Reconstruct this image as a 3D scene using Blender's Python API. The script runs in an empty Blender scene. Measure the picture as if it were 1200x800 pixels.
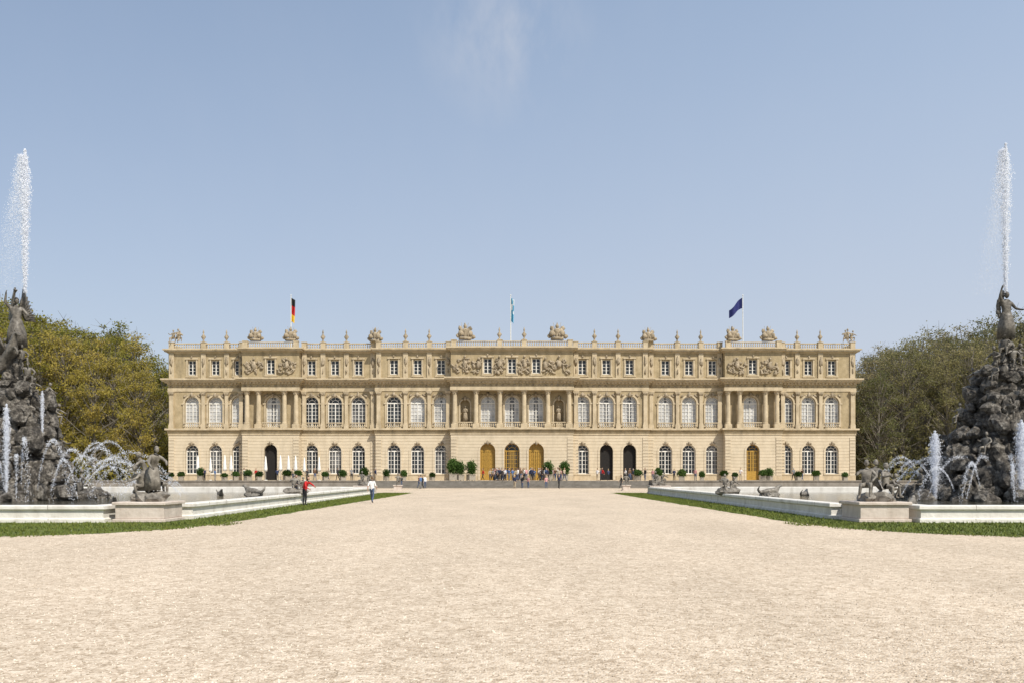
import bpy, bmesh, math, random
import numpy as np
from mathutils import Vector, Matrix, noise
random.seed(7); rng = np.random.default_rng(7)
SC = bpy.context.scene
COL = SC.collection

# ---------------------------------------------------------------- materials
def mat_base(name):
    m = bpy.data.materials.new(name); m.use_nodes = True
    nt = m.node_tree; b = nt.nodes['Principled BSDF']
    return m, nt, b
def N(nt, t, **kw):
    n = nt.nodes.new(t)
    for k, v in kw.items(): setattr(n, k, v)
    return n
def L(nt, a, b): nt.links.new(a, b)
def ramp(nt, fac, stops):
    r = N(nt, 'ShaderNodeValToRGB'); e = r.color_ramp.elements
    while len(e) < len(stops): e.new(0.5)
    for i, (p, c) in enumerate(stops):
        e[i].position = p; e[i].color = (c[0], c[1], c[2], 1)
    L(nt, fac, r.inputs['Fac']); return r.outputs['Color']
def noise_tex(nt, scale, detail=4, rough=.55, sc=(1, 1, 1), coord='pos'):
    if coord == 'pos':
        g = N(nt, 'ShaderNodeNewGeometry').outputs['Position']
    else:
        g = N(nt, 'ShaderNodeTexCoord').outputs['Object']
    mp = N(nt, 'ShaderNodeMapping'); mp.inputs['Scale'].default_value = sc
    L(nt, g, mp.inputs['Vector'])
    t = N(nt, 'ShaderNodeTexNoise'); t.inputs['Scale'].default_value = scale
    t.inputs['Detail'].default_value = detail; t.inputs['Roughness'].default_value = rough
    L(nt, mp.outputs[0], t.inputs['Vector']); return t.outputs['Fac']
def mixc(nt, a, b, fac, mode='MIX'):
    m = N(nt, 'ShaderNodeMix', data_type='RGBA', blend_type=mode)
    for sock, v in ((m.inputs[6], a), (m.inputs[7], b), (m.inputs[0], fac)):
        if isinstance(v, bpy.types.NodeSocket): L(nt, v, sock)
        elif isinstance(v, (int, float)): sock.default_value = v
        else: sock.default_value = (v[0], v[1], v[2], 1)
    return m.outputs[2]
def bump(nt, b, h, strength=.4, dist=.05):
    bp = N(nt, 'ShaderNodeBump'); bp.inputs['Strength'].default_value = strength
    bp.inputs['Distance'].default_value = dist
    L(nt, h, bp.inputs['Height']); L(nt, bp.outputs[0], b.inputs['Normal'])
def math_n(nt, op, a, b=0.0, c=None):
    m = N(nt, 'ShaderNodeMath', operation=op)
    for i, v in enumerate((a, b) if c is None else (a, b, c)):
        if isinstance(v, bpy.types.NodeSocket): L(nt, v, m.inputs[i])
        else: m.inputs[i].default_value = v
    return m.outputs[0]

def stone(name, c1, c2, stain=(.12, .1, .07), stain_amt=.35, sc=1.2, rust=False, rough=.85, bumpd=.03):
    m, nt, b = mat_base(name)
    n1 = noise_tex(nt, sc, 6, .65)
    col = ramp(nt, n1, [(.3, c1), (.7, c2)])
    n2 = noise_tex(nt, .9, 5, .6, (1.6, 1.6, .35))
    f = ramp(nt, n2, [(.5, (0, 0, 0)), (.78, (stain_amt,) * 3)])
    col = mixc(nt, col, stain, f)
    n3 = noise_tex(nt, 9, 3)
    h = n3
    if rust:
        g = N(nt, 'ShaderNodeNewGeometry'); s = N(nt, 'ShaderNodeSeparateXYZ'); L(nt, g.outputs['Position'], s.inputs[0])
        z = math_n(nt, 'DIVIDE', math_n(nt, 'SUBTRACT', s.outputs['Z'], 1.0), .48)
        fr = math_n(nt, 'FRACT', z)
        gr = math_n(nt, 'LESS_THAN', fr, .13)
        col = mixc(nt, col, (c1[0] * .6, c1[1] * .56, c1[2] * .5), math_n(nt, 'MULTIPLY', gr, .6))
        h = math_n(nt, 'SUBTRACT', math_n(nt, 'MULTIPLY', n3, .15), gr)
    L(nt, col, b.inputs['Base Color']); b.inputs['Roughness'].default_value = rough
    b.inputs['Specular IOR Level'].default_value = .25
    bump(nt, b, h, .6, bumpd); return m

def plain(name, c, rough=.7, metal=0, spec=.4, var=.15, sc=6, coord='obj'):
    m, nt, b = mat_base(name)
    n = noise_tex(nt, sc, 3, .5, coord=coord)
    lo = tuple(x * (1 - var) for x in c); hi = tuple(min(1, x * (1 + var)) for x in c)
    L(nt, ramp(nt, n, [(.3, lo), (.7, hi)]), b.inputs['Base Color'])
    b.inputs['Roughness'].default_value = rough; b.inputs['Metallic'].default_value = metal
    b.inputs['Specular IOR Level'].default_value = spec
    return m

M_cream = stone('cream_rusticated_plaster', (.54, .455, .325), (.63, .54, .40), stain_amt=.18, rust=True)
M_ochre = stone('ochre_stone', (.30, .235, .135), (.46, .37, .23), stain_amt=.55)
M_trim = stone('trim_stone', (.42, .34, .22), (.58, .485, .34), stain_amt=.5)
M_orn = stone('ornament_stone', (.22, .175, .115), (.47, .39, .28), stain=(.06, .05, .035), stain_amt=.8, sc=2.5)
M_frame = plain('white_window_frame', (.74, .72, .66), .5)
M_paneL = plain('curtained_window_glass', (.47, .47, .46), .12, spec=.5, var=.35, sc=.7, coord='pos')
M_paneD = plain('dark_window_glass', (.03, .035, .04), .1, spec=.4, var=.6, sc=.8, coord='pos')
M_paneM = plain('half_curtained_glass', (.11, .11, .11), .1, spec=.45, var=.8, sc=.9, coord='pos')
M_door = plain('gilded_oak_door', (.40, .24, .045), .45, var=.25)
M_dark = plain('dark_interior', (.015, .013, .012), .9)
M_roof = plain('roof_lead', (.25, .26, .27), .6)
M_step = stone('grey_step_stone', (.18, .165, .14), (.29, .265, .23), stain_amt=.45)
M_rim = stone('pale_basin_limestone', (.64, .61, .55), (.78, .75, .69), stain=(.3, .26, .2), stain_amt=.5, sc=2)
M_ped = stone('pink_marble_pedestal', (.52, .44, .37), (.66, .58, .51), stain=(.28, .22, .17), stain_amt=.5, sc=2)
M_lead = stone('weathered_lead_sculpture', (.08, .07, .057), (.32, .29, .245), stain=(.035, .03, .025), stain_amt=.75, sc=5, rough=.5)
M_bronze = stone('weathered_bronze', (.055, .05, .042), (.23, .205, .17), stain=(.03, .028, .024), stain_amt=.7, sc=6, rough=.42)

def m_rock():
    m, nt, b = mat_base('tufa_rock')
    n = noise_tex(nt, 1.9, 9, .75); n2 = noise_tex(nt, 6, 6, .75)
    col = ramp(nt, n, [(.36, (.035, .03, .024)), (.48, (.13, .112, .09)), (.6, (.44, .40, .34))])
    col = mixc(nt, col, (.025, .021, .015), ramp(nt, n2, [(.48, (0, 0, 0)), (.62, (.8, .8, .8))]))
    L(nt, col, b.inputs['Base Color']); b.inputs['Roughness'].default_value = .55
    bump(nt, b, n2, 1, .35); return m
M_rock = m_rock()

def m_gravel(name, a, c, d):
    m, nt, b = mat_base(name)
    g = N(nt, 'ShaderNodeNewGeometry').outputs['Position']
    v = N(nt, 'ShaderNodeTexVoronoi'); v.inputs['Scale'].default_value = 38; L(nt, g, v.inputs['Vector'])
    sep = N(nt, 'ShaderNodeSeparateColor'); L(nt, v.outputs['Color'], sep.inputs[0])
    v2 = N(nt, 'ShaderNodeTexVoronoi'); v2.inputs['Scale'].default_value = 13; L(nt, g, v2.inputs['Vector'])
    sep2 = N(nt, 'ShaderNodeSeparateColor'); L(nt, v2.outputs['Color'], sep2.inputs[0])
    mixv = math_n(nt, 'ADD', math_n(nt, 'MULTIPLY', sep.outputs[0], .6), math_n(nt, 'MULTIPLY', sep2.outputs[0], .4))
    col = ramp(nt, mixv, [(.05, a), (.5, c), (.95, d)])
    big = noise_tex(nt, .35, 6, .65, (1, .35, 1))
    col = mixc(nt, col, ramp(nt, big, [(.3, (.85, .83, .79)), (.7, (1.06, 1.04, 1.0))]), 1.0, 'MULTIPLY')
    n5 = noise_tex(nt, 3.0, 5, .7)
    col = mixc(nt, col, ramp(nt, n5, [(.3, (.87, .85, .82)), (.6, (1.04, 1.03, 1.02))]), 1.0, 'MULTIPLY')
    L(nt, col, b.inputs['Base Color']); b.inputs['Roughness'].default_value = .95
    b.inputs['Specular IOR Level'].default_value = .1
    h = math_n(nt, 'ADD', math_n(nt, 'MULTIPLY', v.outputs['Distance'], -1.0), math_n(nt, 'MULTIPLY', n5, .8))
    bump(nt, b, h, .6, .02); return m
M_gravel = m_gravel('pale_gravel', (.36, .285, .21), (.61, .515, .41), (.78, .69, .58))

def m_grass():
    m, nt, b = mat_base('lawn_grass')
    n = noise_tex(nt, 1.3, 5, .6); n2 = noise_tex(nt, 14, 4, .7)
    c = ramp(nt, n, [(.3, (.075, .12, .014)), (.7, (.17, .20, .028))])
    c = mixc(nt, c, (.24, .20, .07), ramp(nt, n2, [(.5, (0, 0, 0)), (.75, (.7, .7, .7))]))
    L(nt, c, b.inputs['Base Color']); b.inputs['Roughness'].default_value = .9
    bump(nt, b, n2, 1, .08); return m
M_grass = m_grass()

def m_leaf(name, c1, c2, c3, trn=.35):
    m, nt, b = mat_base(name)
    n = noise_tex(nt, .22, 4, .6); oi = N(nt, 'ShaderNodeObjectInfo').outputs['Random']
    n2 = noise_tex(nt, 3.5, 2)
    f = math_n(nt, 'ADD', math_n(nt, 'MULTIPLY', n, .6), math_n(nt, 'ADD', math_n(nt, 'MULTIPLY', oi, .4), math_n(nt, 'MULTIPLY', n2, .25)))
    c = ramp(nt, f, [(.33, c1), (.62, c2), (.92, c3)])
    L(nt, c, b.inputs['Base Color']); b.inputs['Roughness'].default_value = .7
    b.inputs['Specular IOR Level'].default_value = .2
    tr = N(nt, 'ShaderNodeBsdfTranslucent'); L(nt, c, tr.inputs['Color'])
    mx = N(nt, 'ShaderNodeMixShader'); mx.inputs[0].default_value = trn
    L(nt, b.outputs[0], mx.inputs[1]); L(nt, tr.outputs[0], mx.inputs[2])
    L(nt, mx.outputs[0], nt.nodes['Material Output'].inputs['Surface']); return m
M_leafW = m_leaf('spring_foliage_gold', (.14, .16, .03), (.30, .265, .05), (.44, .34, .085), .42)
M_leafG = m_leaf('spring_foliage_hazed', (.13, .145, .055), (.24, .22, .09), (.36, .30, .15), .42)  # right-hand trees: haze of the water mist painted in as greyer leaf colour
M_topi = m_leaf('laurel_foliage', (.025, .055, .01), (.05, .10, .018), (.09, .15, .035))
M_bark = plain('bark', (.17, .15, .12), .9, var=.4)
M_terra = plain('planter_box_paint', (.30, .27, .22), .7)

def m_water():
    m, nt, b = mat_base('basin_water')
    b.inputs['Base Color'].default_value = (.05, .05, .035, 1); b.inputs['Roughness'].default_value = .06
    b.inputs['Specular IOR Level'].default_value = .5
    bump(nt, b, noise_tex(nt, 2.5, 4, .6), .6, .08); return m
M_water = m_water()
def m_spray():
    m, nt, b = mat_base('water_spray')
    b.inputs['Base Color'].default_value = (.92, .94, .97, 1); b.inputs['Roughness'].default_value = .3
    tr = N(nt, 'ShaderNodeBsdfTranslucent'); tr.inputs['Color'].default_value = (.95, .96, 1, 1)
    tp = N(nt, 'ShaderNodeBsdfTransparent')
    mx = N(nt, 'ShaderNodeMixShader'); mx.inputs[0].default_value = .5
    L(nt, b.outputs[0], mx.inputs[1]); L(nt, tr.outputs[0], mx.inputs[2])
    m2 = N(nt, 'ShaderNodeMixShader'); m2.inputs[0].default_value = .35
    L(nt, mx.outputs[0], m2.inputs[1]); L(nt, tp.outputs[0], m2.inputs[2])
    L(nt, m2.outputs[0], nt.nodes['Material Output'].inputs['Surface']); return m
M_spray = m_spray()

# ---------------------------------------------------------------- mesh builder
class MB:
    def __init__(s): s.v = []; s.f = []; s.m = []
    def add(s, vs, fs, m=0):
        b = len(s.v); s.v.extend([tuple(v) for v in vs])
        for f in fs: s.f.append([b + i for i in f]); s.m.append(m)
    def quad(s, a, b, c, d, m=0): s.add([a, b, c, d], [(0, 1, 2, 3)], m)
    def box(s, x0, x1, y0, y1, z0, z1, m=0):
        s.add([(x0, y0, z0), (x1, y0, z0), (x1, y1, z0), (x0, y1, z0), (x0, y0, z1), (x1, y0, z1), (x1, y1, z1), (x0, y1, z1)],
              [(0, 3, 2, 1), (4, 5, 6, 7), (0, 1, 5, 4), (1, 2, 6, 5), (2, 3, 7, 6), (3, 0, 4, 7)], m)
    def lathe(s, cx, cy, cz, prof, n=8, m=0, mod=None):
        vs = []; fs = []
        for k, (r, z) in enumerate(prof):
            for i in range(n):
                a = 2 * math.pi * i / n
                rr = r * (mod(a, k) if mod else 1)
                vs.append((cx + rr * math.cos(a), cy + rr * math.sin(a), cz + z))
        for k in range(len(prof) - 1):
            for i in range(n):
                j = (i + 1) % n
                fs.append((k * n + i, k * n + j, (k + 1) * n + j, (k + 1) * n + i))
        fs.append(tuple(range(n))[::-1]); fs.append(tuple((len(prof) - 1) * n + i for i in range(n)))
        s.add(vs, fs, m)
    def tube(s, pts, rad, n=6, m=0):
        vs = []; fs = []; pts = [Vector(p) for p in pts]
        for k, p in enumerate(pts):
            t = (pts[min(k + 1, len(pts) - 1)] - pts[max(k - 1, 0)]).normalized()
            u = t.cross(Vector((0.13, .97, .2))); u.normalize(); w = t.cross(u)
            r = rad[k] if hasattr(rad, '__len__') else rad
            for i in range(n):
                a = 2 * math.pi * i / n
                vs.append(p + (u * math.cos(a) + w * math.sin(a)) * r)
        for k in range(len(pts) - 1):
            for i in range(n):
                j = (i + 1) % n
                fs.append((k * n + i, k * n + j, (k + 1) * n + j, (k + 1) * n + i))
        fs.append(tuple(range(n))[::-1]); fs.append(tuple((len(pts) - 1) * n + i for i in range(n)))
        s.add(vs, fs, m)
    def blob(s, c, r, m=0, n=1, jit=.15, rot=None):
        vs, fs = ICO[n]
        R = rot or Matrix.Identity(3); out = []
        off = Vector((random.random() * 50, random.random() * 50, 0))
        for v in vs:
            k = 1 + jit * 2 * noise.noise(v * 1.7 + off)
            q = R @ Vector((v.x * r[0] * k, v.y * r[1] * k, v.z * r[2] * k))
            out.append(q + Vector(c))
        s.add(out, fs, m)
    def rock(s, c, r, m=0):
        vs, fs = ICO[2]; pl = []
        for _ in range(9):
            n = Vector((random.gauss(0, 1), random.gauss(0, 1), random.gauss(0, 1))).normalized()
            pl.append((n, random.uniform(.55, .95)))
        out = []
        for v in vs:
            k = 1.25
            for n, d in pl:
                dt = v.dot(n)
                if dt > .05: k = min(k, d / dt)
            k *= 1 + .25 * noise.noise(v * 3 + Vector(c))
            out.append((c[0] + v.x * r[0] * k, c[1] + v.y * r[1] * k, c[2] + v.z * r[2] * k))
        s.add(out, fs, m)
    def mesh(s, name, mats, smooth=False):
        me = bpy.data.meshes.new(name); me.from_pydata(s.v, [], s.f)
        for x in mats: me.materials.append(x)
        me.polygons.foreach_set('material_index', s.m)
        if smooth: me.polygons.foreach_set('use_smooth', [True] * len(s.f))
        me.update(); return me
    def obj(s, name, mats, parent=None, smooth=False, loc=(0, 0, 0)):
        return place(name, s.mesh(name, mats, smooth), loc, parent=parent)
ICO = {}
for k in (1, 2):
    bm = bmesh.new(); bmesh.ops.create_icosphere(bm, subdivisions=k, radius=1)
    bm.verts.index_update()
    ICO[k] = ([v.co.copy() for v in bm.verts], [tuple(v.index for v in f.verts) for f in bm.faces]); bm.free()
def place(name, me, loc=(0, 0, 0), rz=0, sc=1, parent=None, rx=0, ry=0):
    o = bpy.data.objects.new(name, me); COL.objects.link(o)
    o.location = loc; o.rotation_euler = (rx, ry, rz)
    o.scale = (sc, sc, sc) if not hasattr(sc, '__len__') else sc
    if parent: o.parent = parent
    return o
def empty(name, loc=(0, 0, 0)):
    o = bpy.data.objects.new(name, None); COL.objects.link(o); o.location = loc; o.empty_display_size = .5; return o

# ---------------------------------------------------------------- figures (skin-modifier bodies)
def skin(verts, edges, radii, roots=(0,), sub=1):
    me = bpy.data.meshes.new('tmp'); me.from_pydata(verts, edges, [])
    o = bpy.data.objects.new('tmp', me); COL.objects.link(o)
    md = o.modifiers.new('s', 'SKIN'); md.use_smooth_shade = True
    sv = me.skin_vertices[0].data
    for i, r in enumerate(radii):
        sv[i].radius = r if hasattr(r, '__len__') else (r, r); sv[i].use_root = i in roots
    if sub:
        sb = o.modifiers.new('d', 'SUBSURF'); sb.levels = sub; sb.render_levels = sub
    dg = bpy.context.evaluated_depsgraph_get(); dg.update()
    out = bpy.data.meshes.new_from_object(o.evaluated_get(dg))
    bpy.data.objects.remove(o); return out

BASEJ = dict(pelvis=(0, 0, .95), waist=(0, 0, 1.12), chest=(0, 0, 1.33), neckb=(0, 0, 1.47), neck=(0, -.01, 1.55))
for sg, s_ in ((1, 'L'), (-1, 'R')):
    BASEJ.update({'sh' + s_: (.18 * sg, 0, 1.42), 'el' + s_: (.235 * sg, .03, 1.14), 'wr' + s_: (.25 * sg, -.06, .89), 'ha' + s_: (.25 * sg, -.08, .81),
                  'hi' + s_: (.095 * sg, 0, .90), 'kn' + s_: (.11 * sg, -.02, .50), 'an' + s_: (.12 * sg, .03, .09), 'to' + s_: (.14 * sg, -.12, .04)})
UP = ['pelvis', 'waist', 'chest', 'neckb', 'neck', 'shL', 'shR', 'elL', 'elR', 'wrL', 'wrR', 'haL', 'haR']
RAD = dict(pelvis=(.155, .115), waist=(.13, .1), chest=(.165, .12), neckb=(.075, .07), neck=(.055, .055))
for s_ in 'LR':
    RAD.update({'sh' + s_: .068, 'el' + s_: .047, 'wr' + s_: .031, 'ha' + s_: (.04, .022), 'hi' + s_: .092, 'kn' + s_: .062, 'an' + s_: .042, 'to' + s_: .036})
SEG = [('pelvis', 'waist', 'top'), ('waist', 'chest', 'top'), ('chest', 'neckb', 'top'), ('neckb', 'neck', 'skin')]
for s_ in 'LR':
    SEG += [('chest', 'sh' + s_, 'top'), ('sh' + s_, 'el' + s_, 'top'), ('el' + s_, 'wr' + s_, 'fore'), ('wr' + s_, 'ha' + s_, 'skin'),
            ('pelvis', 'hi' + s_, 'bot'), ('hi' + s_, 'kn' + s_, 'bot'), ('kn' + s_, 'an' + s_, 'bot'), ('an' + s_, 'to' + s_, 'shoe')]
def figure(name, mats, up=(0, 0, 0), ov={}, fore='top', skirt=None, fat=1.0, hair_long=False, wings=False):
    """mats = dict skin hair top bot shoe"""
    J = {k: Vector(v) for k, v in BASEJ.items()}
    for k in UP: J[k] = J[k] + Vector(up)
    for k, v in ov.items(): J[k] = Vector(v)
    names = list(J); idx = {k: i for i, k in enumerate(names)}
    rr = []
    for k in names:
        r = RAD[k]; r = r if hasattr(r, '__len__') else (r, r)
        f = fat if k in ('pelvis', 'waist', 'chest') else (1 + (fat - 1) * .5)
        rr.append((r[0] * f, r[1] * f))
    me = skin([J[k] for k in names], [(idx[a], idx[b]) for a, b, _ in SEG], rr, (idx['pelvis'],))
    order = ['skin', 'hair', 'top', 'bot', 'shoe']
    mb = MB()
    P = [v.co.copy() for v in me.vertices]
    fs = []; ms = []
    for p in me.polygons:
        c = p.center; best = 9e9; lab = 'top'
        for a, b, l in SEG:
            A = J[a]; B = J[b]; ab = B - A; t = max(0, min(1, (c - A).dot(ab) / ab.length_squared))
            d = (c - (A + ab * t)).length
            if d < best: best = d; lab = l
        if lab == 'fore': lab = fore
        fs.append(tuple(p.vertices)); ms.append(order.index(lab))
    mb.v.extend([tuple(v) for v in P]); mb.f.extend([list(f) for f in fs]); mb.m.extend(ms)
    bpy.data.meshes.remove(me)
    # head
    nk = J['neck']; ax = (nk - J['neckb']).normalized()
    hc = nk + ax * .03 + Vector((0, -.015, .10))
    vs, f2 = ICO[2]; out = []
    for v in vs:
        x, y, z = v.x * .076, v.y * .095, v.z * .118
        if z < 0: x *= 1 + z * 2.2; y *= 1 + z * .8
        if y < -.05 and -.02 < z < .03: y += .008  # eye line
        out.append(hc + Vector((x, y, z)))
    mb.add(out, f2, 0)
    mb.add([hc + Vector(q) for q in ((-.014, -.088, -.02), (.014, -.088, -.02), (0, -.118, -.022), (0, -.09, .025))], [(0, 1, 2), (0, 2, 3), (1, 3, 2)], 0)
    for sx in (-1, 1):
        mb.blob(hc + Vector((sx * .076, .01, -.005)), (.012, .022, .032), 0, 1, 0)
        mb.blob(hc + Vector((sx * .03, -.083, .012)), (.012, .008, .007), 1, 1, 0)
    mb.blob(hc + Vector((0, -.083, -.052)), (.024, .008, .006), 1, 1, 0)
    out = []; keep = []
    for v in vs:
        out.append(hc + Vector((v.x * .086, v.y * .104 + .012, v.z * .126 + .012)))
    for f in f2:
        cc = sum((vs[i] for i in f), Vector()) / 3
        if cc.z > .45 or (cc.y > .1 and cc.z > (-.9 if hair_long else -.35)): keep.append(f)
    mb.add(out, keep, 1)
    if hair_long: mb.blob(hc + Vector((0, .075, -.12)), (.07, .04, .13), 1, 1, .1)
    # fingers
    for s_, sg in (('L', 1), ('R', -1)):
        h = J['ha' + s_]; w = J['wr' + s_]; d = (h - w).normalized()
        side = Vector((0, 1, 0)); side = (side - d * side.dot(d)); side = side.normalized() if side.length > .1 else Vector((1, 0, 0))
        inn = d.cross(side)
        if inn.x * sg > 0: inn = -inn
        for k, ln in enumerate((.062, .075, .07, .055)):
            o = h + side * (.027 - .018 * k)
            mb.tube([o - d * .01, o + d * ln * .5 + inn * .004, o + d * ln * .85 + inn * .022], (.0095, .009, .007), 5, 0)
        o = w + d * .03 - side * .03
        mb.tube([o, o - side * .025 + d * .035, o - side * .028 + d * .065 + inn * .01], (.012, .011, .008), 5, 0)
    if skirt:
        top, bot, r1, m_ = skirt
        c = J['pelvis']; n = 20
        mb.lathe(c.x, c.y, 0, [(.15 * fat, top), (.19 * fat, top - .15), (r1 * .9, (top + bot) / 2), (r1, bot), (r1 * .9, bot + .01)], n, m_,
                 lambda a, k: 1 + (.10 * math.sin(a * 5 + k * .4) if k > 1 else 0))
    if wings:   # half-folded wings: overlapping feathers swept up and back
        for sg in (-1, 1):
            root = J['chest'] + Vector((sg * .07, .12, .12))
            for k in range(11):
                a = math.radians(8 + k * 5.5) ; ln = .78 - .035 * k
                base = root + Vector((sg * .012 * k, .02 * k, -.035 * k))
                tip = base + Vector((sg * math.sin(a) * ln * .55, .25 + .03 * k, math.cos(a) * ln * (1 - .09 * k)))
                mb.tube([base, base.lerp(tip, .5) + Vector((sg * .05, 0, .03)), tip], (.06, .06, .03), 4, 2)
    return mb.mesh(name, [mats[k] for k in order], True)
def allm(m): return dict(skin=m, hair=m, top=m, bot=m, shoe=m)

SIT = dict(up=(0, 0, -.5), ov=dict(hiL=(.1, -.03, .42), hiR=(-.1, -.03, .42), knL=(.17, -.44, .50), knR=(-.15, -.40, .42), anL=(.16, -.48, .09), anR=(-.2, -.36, .03),
           toL=(.17, -.62, .05), toR=(-.22, -.5, -.02), elL=(.33, -.1, .74), wrL=(.22, -.33, .58), haL=(.2, -.4, .55), elR=(-.33, -.1, .78), wrR=(-.3, -.34, .82), haR=(-.28, -.4, .86)))
REACH = dict(ov=dict(elR=(-.34, -.08, 1.62), wrR=(-.30, -.12, 1.88), haR=(-.29, -.14, 1.96), elL=(.36, -.05, 1.2), wrL=(.42, -.26, 1.12), haL=(.44, -.33, 1.12),
             knR=(-.13, -.16, .52), anR=(-.13, .06, .16), toR=(-.15, -.05, .04)))
LEAN = dict(up=(0, -.02, -.03), ov=dict(chest=(0, -.14, 1.28), neckb=(0, -.2, 1.41), neck=(.0, -.24, 1.48), shL=(.18, -.17, 1.36), shR=(-.18, -.17, 1.36),
            elL=(.3, -.36, 1.2), wrL=(.2, -.55, 1.1), haL=(.18, -.62, 1.08), elR=(-.32, -.3, 1.12), wrR=(-.3, -.5, .98), haR=(-.3, -.57, .95)))
WALK = dict(ov=dict(knL=(.1, -.14, .51), anL=(.11, -.26, .10), toL=(.12, -.41, .07), knR=(-.1, .02, .50), anR=(-.11, .24, .14), toR=(-.12, .12, .04),
            elL=(.24, .12, 1.16), wrL=(.25, .14, .92), haL=(.25, .13, .84), elR=(-.24, -.04, 1.15), wrR=(-.24, -.22, .98), haR=(-.24, -.28, .93)))
FOLD = dict(ov=dict(elL=(.26, .02, 1.15), wrL=(.14, -.2, 1.2), haL=(.08, -.24, 1.25), elR=(-.26, .02, 1.15), wrR=(-.12, -.22, 1.14), haR=(-.04, -.24, 1.16)))
CROUCH = dict(up=(0, .05, -.45), ov=dict(chest=(0, -.12, .84), neckb=(0, -.16, .97), neck=(0, -.2, 1.05), shL=(.18, -.12, .92), shR=(-.18, -.12, .92),
              elL=(.34, -.3, .8), wrL=(.25, -.5, .7), haL=(.2, -.57, .7), elR=(-.34, -.22, .74), wrR=(-.3, -.45, .62), haR=(-.28, -.52, .6),
              hiL=(.1, .03, .46), hiR=(-.1, .03, .46), knL=(.18, -.32, .52), knR=(-.2, -.2, .2), anL=(.17, -.2, .09), anR=(-.18, .2, .08), toL=(.18, -.36, .04), toR=(-.18, .3, .04)))

# ---------------------------------------------------------------- ground
g = MB(); g.quad((-2500, -300, 0), (2500, -300, 0), (2500, 4000, 0), (-2500, 4000, 0)); g.obj('ground', [M_grass])
g = MB(); g.quad((-75, -40, .004), (75, -40, .004), (75, 121, .004), (-75, 121, .004)); g.obj('gravel_forecourt', [M_gravel])
pb = MB()
for i in range(18000):
    y = 6.2 + 22 * random.random() ** 1.5; x = random.uniform(-.66, .66) * y
    r = random.uniform(.006, .016)
    a = random.random() * 6.28; pts = []
    for k in range(4): pts.append((x + r * math.cos(a + k * 1.57) * random.uniform(.7, 1.2), y + r * math.sin(a + k * 1.57), .003))
    pts.append((x, y, .004 + r * .9)); pb.add(pts, [(0, 1, 4), (1, 2, 4), (2, 3, 4), (3, 0, 4)], 0 if random.random() < .6 else 1)
pb.obj('gravel_pebbles', [plain('pebble_pale', (.64, .56, .46), .9, sc=3, var=.3), plain('pebble_dark', (.30, .245, .18), .9, sc=3, var=.3)])

def strip_outline(sx):
    key = [(78, 23.6), (40, 24.0), (22, 24.2), (15, 24.7), (12.6, 26.2), (11.2, 29), (10.6, 34), (10.3, 50), (10.0, 70), (9.9, 86)]
    pts = []
    for (a, b), (c, d) in zip(key[:-1], key[1:]):
        ln = math.hypot(c - a, d - b); k = max(2, int(ln / .3))
        for i in range(k):
            t = i / k; x = a + (c - a) * t; y = b + (d - b) * t
            w = .2 * noise.noise(Vector((x * .9, y * .9, sx))) + .09 * noise.noise(Vector((x * 5, y * 5, sx)))
            pts.append(((x + w) * sx, y + w))
    pts += [(9.9 * sx, 86), (78 * sx, 86)]
    return pts
for sx in (-1, 1):
    pts = strip_outline(sx); mb = MB()
    mb.add([(x, y, .008) for x, y in pts], [tuple(range(len(pts)))])
    def inside(ax, y):
        lim_front = 24.2 if ax > 15 else 24.2 + (15 - ax) ** 1.6 * .42
        if y < 31.8: return y > lim_front + .1
        return 10.55 - (y - 34) * .012 < ax < 12.8
    cnt = 0
    while cnt < 30000:
        if random.random() < .6: ax = random.uniform(10.8, 40); y = random.uniform(24, 31.9)
        else: ax = random.uniform(10, 12.8); y = random.uniform(30, 84)
        if not inside(ax, y): continue
        cnt += 1
        x = ax * sx; h = random.uniform(.04, .12); a = random.random() * 3.14; w = .012 + .0004 * y
        mb.add([(x - w * math.cos(a), y - w * math.sin(a), .008), (x + w * math.cos(a), y + w * math.sin(a), .008), (x + random.uniform(-.05, .05), y + random.uniform(-.05, .05), h)], [(0, 1, 2)])
    mb.obj('grass_verge', [M_grass])

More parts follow.
